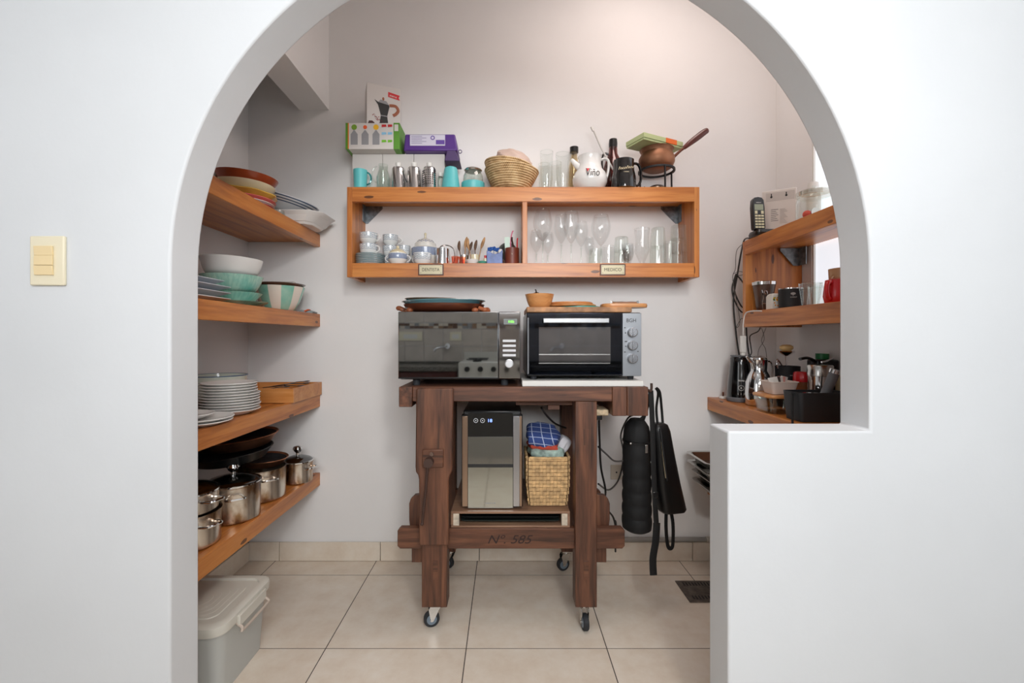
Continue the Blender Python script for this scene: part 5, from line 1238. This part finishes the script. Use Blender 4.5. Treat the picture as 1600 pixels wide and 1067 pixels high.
for k in range(4):
    m = MB(); w, d = .13-.01*(k%2), .11
    m.add(*loft([rrect(w*.8,d*.8,.02), rrect(w,d,.025), rrect(w+.012,d+.012,.03), rrect(w+.012,d+.012,.03), rrect(w-.003,d-.003,.024), rrect(w*.78,d*.78,.02)], [0,.034,.036,.038,.036,.003]))
    solo(m, 'metal_tray', steel, 'steel baking tin, %s of the stack beside the half wall' % ['lowest','second from the bottom','third from the bottom','topmost'][k], 'tin', (1.04-.012*k, 2.09, .391+.042*k), rot=(0,.0,0), group='stack of steel tins')
MB().tube([(0,0,0),(-.05,-.02,.03)], .005, 8, 0).build('spoon_handle', greypl)
o = bpy.data.objects['spoon_handle']; o.name = 'metal_spoon'; o.location = (.955, 2.02, .562); tag(o, 'grey spoon handle sticking up from the topmost steel tin', 'spoon')

# shelf R1
t = thing('phone_base', 'black cordless telephone cradle at the end of the upper right shelf', 'telephone', (1.122, 1.985, R1+.0005))
m = MB(); m.add(*loft([rrect(.042,.04,.015), rrect(.045,.045,.018), rrect(.04,.04,.015)], [0,.012,.026])); m.build('cradle', blackpl, t, bevel=.002)
t = thing('cordless_phone', 'black cordless handset standing upright in its cradle', 'telephone', (1.098, 1.975, R1+.0275)); t.rotation_euler = (-.08,0,.02)
m = MB(); pr = [(-.024,0),(.024,0),(.026,.01),(.027,.10),(.024,.132),(.016,.142),(0,.145),(-.016,.142),(-.024,.132),(-.027,.10),(-.026,.01)]
m.prism(pr, -.012, .012, 'y'); m.build('body', blackpl, t, bevel=.003)
MB().box(-.019,.019,-.0132,-.012,.085,.111).build('screen', mat('lcd', (150,158,136), .4), t)
kp = mat('phone_keys', (220,214,180), .5)
for r_ in range(6):
    for c_ in range(3):
        if r_ == 5 and c_ == 1: continue
        MB().box(-.0185+.0135*c_, -.0075+.0135*c_, -.0136, -.012, .006+.0125*r_, .0135+.0125*r_+(.006 if r_ == 5 else 0)).build('key', kp, t)
marks(8, .022, .0032, t, whitepl, (0,-.0122,.119), seed=9)
t = thing('router_panel', 'white plastic network box with vents standing on the upper right shelf', 'network box', (1.146, 2.03, R1+.0005), -.55)
MB().box(0,.130,-.013,.013,0,.207).build('body', mat('offwhite_plastic', (216,208,200), .45), t, bevel=.003)
m = MB()
for a in range(24):
    for b in range(7): m.box(.016+.0045*a, .0185+.0045*a, -.0136, -.0128, .160+.0055*b, .1625+.0055*b)
m.build('vent_holes', mat('vent_grey', (160,152,146), .6), t)['kind'] = 'stuff'
for x in (.036,.092): MB().cyl(.0045,0,.0012,14,M=Matrix.Translation((x,-.0128,.178)) @ Matrix.Rotation(PI/2,4,'X')).box(x-.002,x+.002,-.0142,-.0128,.180,.192).build('key_hole', ink, t)
m = MB()
for k in range(7): m.box(.034,.062-.004*(k%3),-.0136,-.0128,.072+.008*k,.0745+.008*k)
for k in range(11): m.box(.068,.096-.004*(k%4),-.0136,-.0128,.060+.006*k,.061+.006*k)
m.build('printed_lines', mat('print_light_grey', (130,126,124), .6), t)
t = thing('lidded_jar', 'large clear glass jar with a clear lid and caps inside on the upper right shelf', 'jar', (1.222, 1.80, R1+.0005))
MB().lathe([(0,0),(.055,0),(.062,.008),(.063,.10),(.055,.118),(.053,.118),(.0525,.112)], 44).build('body', glass_t, t)
l = MB().lathe([(.056,.119),(.062,.120),(.062,.136),(.05,.142),(.012,.143),(0,.143),(0,.139),(.05,.138),(.058,.132)], 44).build('lid', glass_mat('lid_plastic', (236,236,230), .4, .25), t)
MB().box(-.009,.009,-.004,.004,.143,.162).build('knob', glass_t, l, bevel=.003)
for k, (dx, dy, r_, c, nm) in enumerate(((-.036,-.012,.016,(214,70,44),'orange plastic cap'),(.004,-.036,.0,(240,176,40),'yellow plastic cap'),(.035,.01,.018,(206,208,212),'white crumpled wrapper'))):
    if k == 1: m = MB().cyl(.018,0,.018,20)
    else: m = MB().sphere((0,0,r_), r_, r_, r_)
    solo(m, 'trinket', mat('cap_col_%d' % k, c, .5), nm+' lying inside the large glass jar', 'cap', (1.222+dx, 1.80+dy, R1+.029))
solo(MB().cyl(.019,0,.004,24, M=Matrix.Rotation(PI/2-.1,4,'X')), 'tin_lid', steel, 'round grey tin lid standing inside the large glass jar', 'lid', (1.222-.012, 1.80-.026, R1+.049))
solo(MB().lathe([(0,0),(.050,0),(.052,.010),(.048,.023),(0,.0235)], 32, fn=lambda a, zz: 1+.03*math.sin(7*a)), 'paper_bag', mat('brown_paper', (190,160,120), .8), 'brown paper bag flattened at the bottom of the large glass jar', 'bag', (1.222, 1.80, R1+.005))
solo(MB().lathe([(0,0),(.026,0),(.028,.15),(.022,.19),(.020,.215),(0,.217)], 28), 'white_bottle', whitepl, 'white plastic bottle behind the large glass jar', 'bottle', (1.303, 1.925, R1+.0005))

# shelf R2
t = thing('mate_gourd', 'dark brown gourd cup with a silver rim on the middle right shelf', 'cup', (1.140, 2.005, R2+.0005))
MB().lathe([(0,0),(.024,0),(.030,.006),(.034,.03),(.036,.055),(.042,.09),(.046,.115),(.043,.115),(.038,.09),(.03,.03),(0,.01)], 36).build('body', mat('gourd', (84,58,44), .4, var=.35, vscale=20, coat=.3), t)
MB().lathe([(.044,.113),(.048,.113),(.049,.126),(.047,.128),(.043,.126)], 36, close=True).build('rim', chrome, t)
t = thing('wire_stand', 'bent silver wire stand in front of the gourd cup', 'stand', (1.112, 1.955-.012, R2+.001))
MB().tube([(-.012,0,.0),(-.014,0,.03),(-.010,0,.05),(-.016,0,.085)], .0015, 6, 4).tube([(.012,0,0),(.010,0,.04),(.008,0,.075),(-.002,0,.082),(-.006,0,.074),(.006,0,.066)], .0018, 6, 4).tube([(-.014,0,.028),(.02,0,.028)], .0015, 6, 0).build('wire', chrome, t)
fj = mat('flower_print_jar', (228,224,214), .4)
t = thing('flowered_jar', 'small square white jar with orange flowers on the middle right shelf', 'jar', (1.128, 1.905, R2+.0005))
MB().box(-.025,.025,-.025,.022,0,.056).taper((-.025,.025,-.025,.022),(-.017,.017,-.017,.014),.056,.066).build('body', fj, t, bevel=.003)
for nm, c in (('orange',(240,150,30)),('yellow',(236,196,60)),('green',(80,120,60))):
    m = MB()
    for k in range(7): 
        a, b = random.uniform(-.019,.019), random.uniform(.006,.048); r_ = random.uniform(.0022,.0045)
        m.cyl(r_,0,.0006,10,M=Matrix.Translation((a,-.025-(.0 if nm == 'green' else .0003),b)) @ Matrix.Rotation(PI/2,4,'X'))
    m.build('painted_flower', mat('paint_'+nm, c, .5), t)
t = thing('black_cup', 'matte black metal cup with a white tree logo and steel rim', 'cup', (1.150, 1.835, R2+.0005))
MB().lathe([(0,0),(.036,0),(.042,.005),(.043,.076),(.039,.076),(.038,.008),(0,.006)], 40).build('body', blackmatte, t)
MB().lathe([(.0395,.0765),(.0435,.0765),(.0435,.080),(.0395,.081)], 40, close=True).build('rim', chrome, t)
lg = mat('logo_grey', (170,168,164), .5)
m = MB(); Ml = Matrix.Rotation(-.25,4,'Z')
m.lathe([(0,0),(.0001,0),(.009,.0),(.009,.0006),(0,.0006)], 20, M=Ml @ Matrix.Translation((-.004,-.0432,.056)) @ Matrix.Rotation(PI/2,4,'X'), sy=.55); m.box(-.005,-.003,-.0440,-.0430,.048,.056,M=Ml); m.build('tree_logo', lg, t)
marks(7, .024, .0045, t, lg, (-.014,-.0425,.042), (PI/2,0,-.25), seed=4)
fg = lambda a, zz: 1+.05*math.cos(9*a)
for k, (x, y) in enumerate(((1.168,1.742),(1.265,1.835),(1.25,1.925))):
    solo(MB().lathe([(0,0),(.026,0),(.038,.09),(.0360,.0905),(.0355,.085)], 72, fn=fg), 'ribbed_glass', glass_t, ['ribbed tumbler between the black cup and the red mug', 'ribbed tumbler behind the front ribbed tumbler', 'ribbed tumbler near the end panel behind the black cup'][k], 'glass', (x, y, R2+.0005), group='ribbed tumblers')
solo(MB().lathe(cup_prof(.024,.033,.07,.003), 32), 'red_glass_cup', mat('dark_red_plastic', (170,24,44), .25, coat=.3), 'dark red cup behind the ribbed tumblers', 'cup', (1.215, 1.992, R2+.0005))
t = thing('red_mug', 'glossy red mug with a large handle at the near end of the middle right shelf', 'mug', (1.186, 1.625, R2+.0005), .2)
MB().lathe([(0,0),(.034,0),(.038,.005),(.043,.03),(.040,.06),(.036,.088),(.033,.088),(.036,.06),(.039,.03),(.034,.008),(0,.006)], 40).build('body', redm, t)
MB().tube([(-.034,-.008,.078),(-.052,-.012,.074),(-.060,-.014,.052),(-.052,-.012,.024),(-.038,-.008,.018)], .0075, 10).build('handle', redm, t)
t = thing('painted_pot', 'tan painted clay mug with leaves behind the red mug', 'mug', (1.292, 1.735, R2+.0005))
cl = glaze('tan_clay_glaze', (216,176,134), bands=[(.088,.108,(216,140,110),None)])
MB().lathe([(0,0),(.036,0),(.042,.02),(.047,.08),(.050,.145),(.046,.145),(.043,.08),(.038,.02),(0,.01)], 36).build('body', cl, t)
MB().tube(handle_pts(.045,.06,.115,.02,PI+.2), .0055, 8, 0).build('handle', cl, t)
m = MB()
for a in (-.8,-.4,0,.4,.8): m.prism([(0,0),(.004,.012),(0,.024),(-.004,.012)], -.051, -.0495, 'y', M=Matrix.Rotation(-.6,4,'Z') @ Matrix.Translation((0,0,.075)) @ Matrix.Rotation(a,4,'Y'))
m.build('painted_leaves', mat('leaf_green', (84,120,70), .5), t)
solo(MB().lathe([(0,0),(.02,0),(.024,.06),(.0225,.06),(.019,.004),(0,.004)], 28), 'dark_green_cup', mat('dark_green', (24,60,48), .3), 'dark green cup tucked behind the red mug', 'cup', (1.255, 1.64, R2+.0005))

# shelf R3
t = thing('electric_kettle', 'black electric milk frother jug with round control at the shelf end', 'kettle', (1.093, 2.115, R3+.0005))
MB().lathe([(0,0),(.058,0),(.060,.004),(.060,.018),(.058,.02),(0,.02)], 40).build('base', greypl, t)
MB().lathe([(0,.0205),(.058,.0205),(.058,.04),(.050,.12),(.045,.17),(.044,.20),(.041,.204),(.0,.206)], 44).build('body', mat('black_glossy', (12,12,13), .12, coat=.6), t)
MB().lathe([(0,.206),(.042,.2055),(.042,.212),(0,.213)], 36).build('lid', greypl, t)
MB().tube([(.040,-.01,.195),(.068,-.016,.19),(.07,-.016,.12),(.058,-.012,.06)], lambda u: (.006,.009), 8).build('handle', blackpl, t)
Mk = Matrix.Rotation(-.42,4,'Z')
MB().lathe([(.010,0),(.0125,0),(.0125,.001),(.010,.001)], 20, M=Mk @ Matrix.Translation((0,-.0565,.065)) @ Matrix.Rotation(PI/2-.08,4,'X'), close=True).cyl(.004,0,.0012,12,M=Mk @ Matrix.Translation((0,-.0565,.065)) @ Matrix.Rotation(PI/2-.08,4,'X')).build('dial', lg, t)
marks(6, .026, .006, t, whitepl, (-.0225,-.0518,.098), (PI/2-.08,0,-.42), seed=6)
m = MB()
for k in range(3): m.box(-.014+.012*k, -.0115+.012*k, -.0595, -.0575, .034, .043, M=Mk)
m.build('indicator_marks', lg, t)
t = thing('door_stop', 'small white disc with a brown peg at the shelf end', 'ornament', (1.055, 2.205, R3+.0005))
MB().lathe([(0,0),(.018,0),(.018,.008),(.010,.011),(0,.011)], 24).build('disc', whitepl, t); MB().cyl(.0045,.011,.030,12).build('peg', darkwood, t)
t = thing('coffee_server', 'polished steel coffee pot with curved spout beside the black kettle', 'coffee pot', (1.106, 1.985, R3+.0005))
MB().lathe([(0,0),(.048,0),(.053,.006),(.056,.05),(.053,.10),(.040,.135),(.032,.150),(.034,.19),(.037,.198),(.033,.198),(.030,.15),(.05,.10),(.05,.01),(0,.006)], 40).build('body', chrome, t)
MB().lathe([(0,.199),(.036,.199),(.034,.207),(.012,.215),(0,.216)], 32).build('lid', chrome, t)
MB().tube([(-.028,-.01,.16),(-.036,-.012,.185),(-.052,-.016,.20),(-.064,-.02,.213)], lambda u: .010-.005*u, 10).build('spout', chrome, t)
MB().tube([(.034,.01,.19),(.060,.012,.186),(.066,.012,.15),(.06,.012,.11)], .004, 8).build('handle', chrome, t)
t = thing('utensil_tumbler', 'matte black tumbler holding utensils behind the plastic basket', 'tumbler', (1.213, 1.955, R3+.0005))
MB().lathe(cup_prof(.040,.048,.172,.003), 36).build('body', blackmatte, t); MB().box(-.006,.006,-.0015,.0015,0,.0004).build('logo_bar', lg, t, loc=(-.012,-.0466,.135), rot=(PI/2,0,-.25))
t = thing('milk_whisk', 'steel whisk with a beige wooden knob standing in the black tumbler', 'whisk', (1.205, 1.95, R3+.05))
MB().tube([(0,0,0),(.0,0,.12),(-.004,0,.175)], .0025, 8).build('shaft', chrome, t)
MB().lathe([(0,.165),(.006,.165),(.034,.183),(.030,.188),(0,.188)], 24).build('disc', chrome, t)
MB().lathe([(0,.188),(.018,.188),(.027,.198),(.026,.208),(.015,.214),(0,.215)], 24, sy=.9).build('knob', mat('beige_wood_knob', (226,188,128), .5), t)
solo(MB().tube([(0,0,0),(-.02,0,.09),(-.045,0,.135),(-.056,-.01,.12),(-.05,-.01,.10)], .0035, 8), 'metal_tongs', chrome, 'bent steel tongs hooked out of the black tumbler', 'tongs', (1.205, 1.935, R3+.065))
t = thing('food_container', 'glass food container with a wooden lid on the low right shelf', 'container', (1.078, 1.80, R3+.0005))
m = MB(); m.add(*loft([rrect(.060,.055,.02), rrect(.070,.064,.025), rrect(.070,.064,.025), rrect(.067,.061,.024), rrect(.057,.052,.02)], [0,.058,.060,.060,.005])); m.build('dish', glass_t, t)
m = MB(); m.add(*loft([rrect(.073,.067,.027), rrect(.075,.069,.028), rrect(.073,.067,.027)], [.0605,.066,.072])); m.build('lid', lightwood, t)
t = thing('plastic_basket', 'small white plastic basket of sachets on the glass container', 'basket', (1.083, 1.80, R3+.0735))
m = MB(); m.add(*loft([rrect(.042,.035,.01), rrect(.054,.044,.014), rrect(.057,.047,.015), rrect(.057,.047,.015), rrect(.051,.041,.013), rrect(.040,.033,.01)], [0,.046,.046,.050,.048,.003])); m.build('body', mat('pinkish_white_plastic', (222,206,196), .45), t, bevel=.0008)
sm = [mat('sachet_a', (226,222,216), .6), mat('sachet_b', (70,54,48), .6), mat('sachet_c', (222,160,150), .6)]
for k in range(5):
    solo(MB().box(-.018,.018,-.002,.002,0,.062), 'sachet', sm[[0,1,0,2,0][k]], ['white paper sachet at the left in the plastic basket', 'dark brown sachet in the plastic basket', 'white sachet in the middle of the plastic basket', 'pink sachet in the plastic basket', 'white sachet at the back right of the plastic basket'][k], 'sachet', (1.083-.02+.011*k, 1.80-.018+.010*k, R3+.078), rot=(-.15+.05*k,.1*(k-2),.1*k))
t = thing('coffee_jar', 'jar of instant coffee with a red cap', 'jar', (1.206, 1.845, R3+.0005))
MB().lathe([(0,0),(.030,0),(.032,.006),(.026,.05),(.031,.09),(.030,.115),(0,.115)], 32).build('jar', mat('coffee_brown_glass', (150,92,58), .15, coat=.5), t)
MB().lathe([(0,.1155),(.033,.1155),(.034,.122),(.033,.150),(.028,.156),(0,.157)], 32).build('cap', redm, t)
t = thing('sandwich_press', 'black sandwich press standing upright behind the steel canister', 'sandwich maker', (1.298, 1.86, R3+.0005))
MB().box(-.045,.045,-.035,-.002,0,.205).build('plate_half', blackpl, t, bevel=.008); MB().box(-.045,.045,.002,.035,0,.205).build('plate_half', blackpl, t, bevel=.008)
MB().tube([(-.04,-.02,.195),(-.08,-.03,.212),(-.115,-.035,.208)], lambda u: (.006,.010), 8, 4).build('handle', blackpl, t)
MB().tube([(.02,-.03,.21),(-.03,-.06,.20),(-.05,-.065,.197)], .004, 8, 4).build('lever', chrome, t)
solo(MB().cyl(.024,0,.023,28), 'green_disc', mat('green_plastic', (20,116,60), .35), 'green screw cap lying on top of the sandwich press', 'cap', (1.296, 1.86, R3+.2065))
t = thing('steel_canister', 'brushed steel canister with a wide band lid behind the black box', 'canister', (1.196, 1.728, R3+.0005))
MB().cyl(.041,0,.148,40).build('body', chrome, t); MB().lathe([(0,.149),(.043,.149),(.043,.186),(.040,.190),(0,.190)], 40).build('lid', steel, t)
solo(MB().lathe([(0,0),(.034,0),(.034,.16),(.03,.165),(0,.165)], 28), 'beige_tin', mat('beige_tin', (206,188,150), .5), 'beige tin half hidden by the arch edge on the low right shelf', 'tin', (1.286, 1.715, R3+.0005))
t = thing('black_box', 'black open storage box at the near end of the low right shelf', 'box', (1.112, 1.625, R3+.0005))
m = MB(); m.add(*loft([rrect(.085,.045,.012), rrect(.094,.052,.016), rrect(.094,.052,.016), rrect(.090,.048,.014), rrect(.082,.042,.01)], [0,.098,.102,.102,.004])); m.build('body', mat('charcoal_plastic', (38,40,43), .5), t)
MB().tube([(-.094,0,.092),(-.106,-.03,.09),(-.112,-.04,.04),(-.112,-.042,-.05)], .0035, 8, 5).build('strap', fabric_black, t)
t = thing('portafilter', 'espresso portafilter with a grey handle sticking up out of the black box', 'portafilter', (1.125, 1.615, R3+.062))
MB().tube([(0,0,0),(.012,-.012,.055),(.026,-.024,.108)], lambda u: .017-.001*u, 16, 4).build('handle', greypl, t)
MB().tube([(.026,-.024,.108),(.029,-.027,.120)], .018, 20, 0).build('end_cap', chrome, t)
MB().lathe([(0,-.03),(.03,-.03),(.033,0),(.034,.004),(.03,.004),(0,-.004)], 28, M=Matrix.Translation((-.035,.0,.03))).build('basket', chrome, t)

# cables on the back wall by the right unit
YW = 2.225
cm_ = mat('cable_dark', (44,42,40), .5)
cable([W(1171,372,2.05), W(1163,375,YW), W(1158,395,YW), W(1152,430,YW), W(1146,470,YW), W(1150,520,YW), W(1155,556,YW)], .004, 'black telephone cable running down the back wall to the kettle', cm_)
for k, (pts, lb) in enumerate((
    ([W(1150,428,YW), W(1160,440,YW), W(1172,455,2.2), W(1176,480,2.2), W(1160,488,YW), W(1148,470,YW), W(1144,450,YW), W(1150,428,YW-.008)], 'outer loop of coiled black cable tied beside the pine end panel'),
    ([W(1150,430,YW-.01), W(1157,436,YW-.01), W(1166,452,2.2), W(1168,474,2.2), W(1160,480,YW-.01), W(1150,462,YW-.01), W(1147,446,YW-.01), W(1150,430,YW-.018)], 'inner loop of coiled black cable tied beside the pine end panel'))):
    cable(pts, .0035, lb, cm_)
cable([W(1161,381,YW-.02), W(1151,392,YW-.02), W(1149,420,YW-.02), W(1145,438,YW-.02), W(1156,500,YW-.02), W(1150,512,YW-.02), W(1158,498,YW-.02), W(1164,500,YW-.02)], .0015, 'thin grey wire hanging loosely beside the pine end panel', mat('grey_wire', (96,92,88), .5))
cable([W(1146,428,YW-.03), W(1155,424,YW-.03), W(1164,427,YW-.03), W(1158,430,YW-.03), W(1148,430,YW-.03)], .0012, 'thin twist tie holding the coiled cable', cm_)
cable([W(1190,486,1.90), W(1175,486,1.98), W(1165,490,2.04), W(1161.5,505,2.05), W(1161.5,524,2.05)], .0028, 'white cable bending over the end of the middle right shelf', whitepl)
t = thing('cable_adapter', 'white plug adapter hanging on the white cable', 'adapter', (PX(1161,2.05), 2.05, PZ(540,2.05)))
MB().box(-.012,.012,-.008,.008,-.030,.044).build('body', whitepl, t, bevel=.003); MB().box(-.008,.008,-.006,.006,-.045,-.030).build('collar', whitepl, t, bevel=.002)
cable([W(1166,512,2.10), W(1167,530,2.12), W(1170,552,2.13), W(1173,558,2.12)], .004, 'thick black cable below the middle right shelf', cm_)
cable([W(1188,512,2.1), W(1184,518,2.12), W(1172,525,2.13), W(1173,540,2.15), W(1174,552,2.15), W(1168,560,2.13)], .0025, 'thin black cable bending below the middle right shelf', cm_)
cable([W(1190,512,2.1), W(1194,530,2.12), W(1186,545,2.13), W(1184,556,2.13)], .0012, 'fine wire crossing left below the middle right shelf', mat('grey_wire', (96,92,88), .5))
cable([W(1197,512,2.1), W(1190,532,2.11), W(1196,545,2.12), W(1198,560,2.12)], .0012, 'fine wire crossing right below the middle right shelf', mat('grey_wire', (96,92,88), .5))
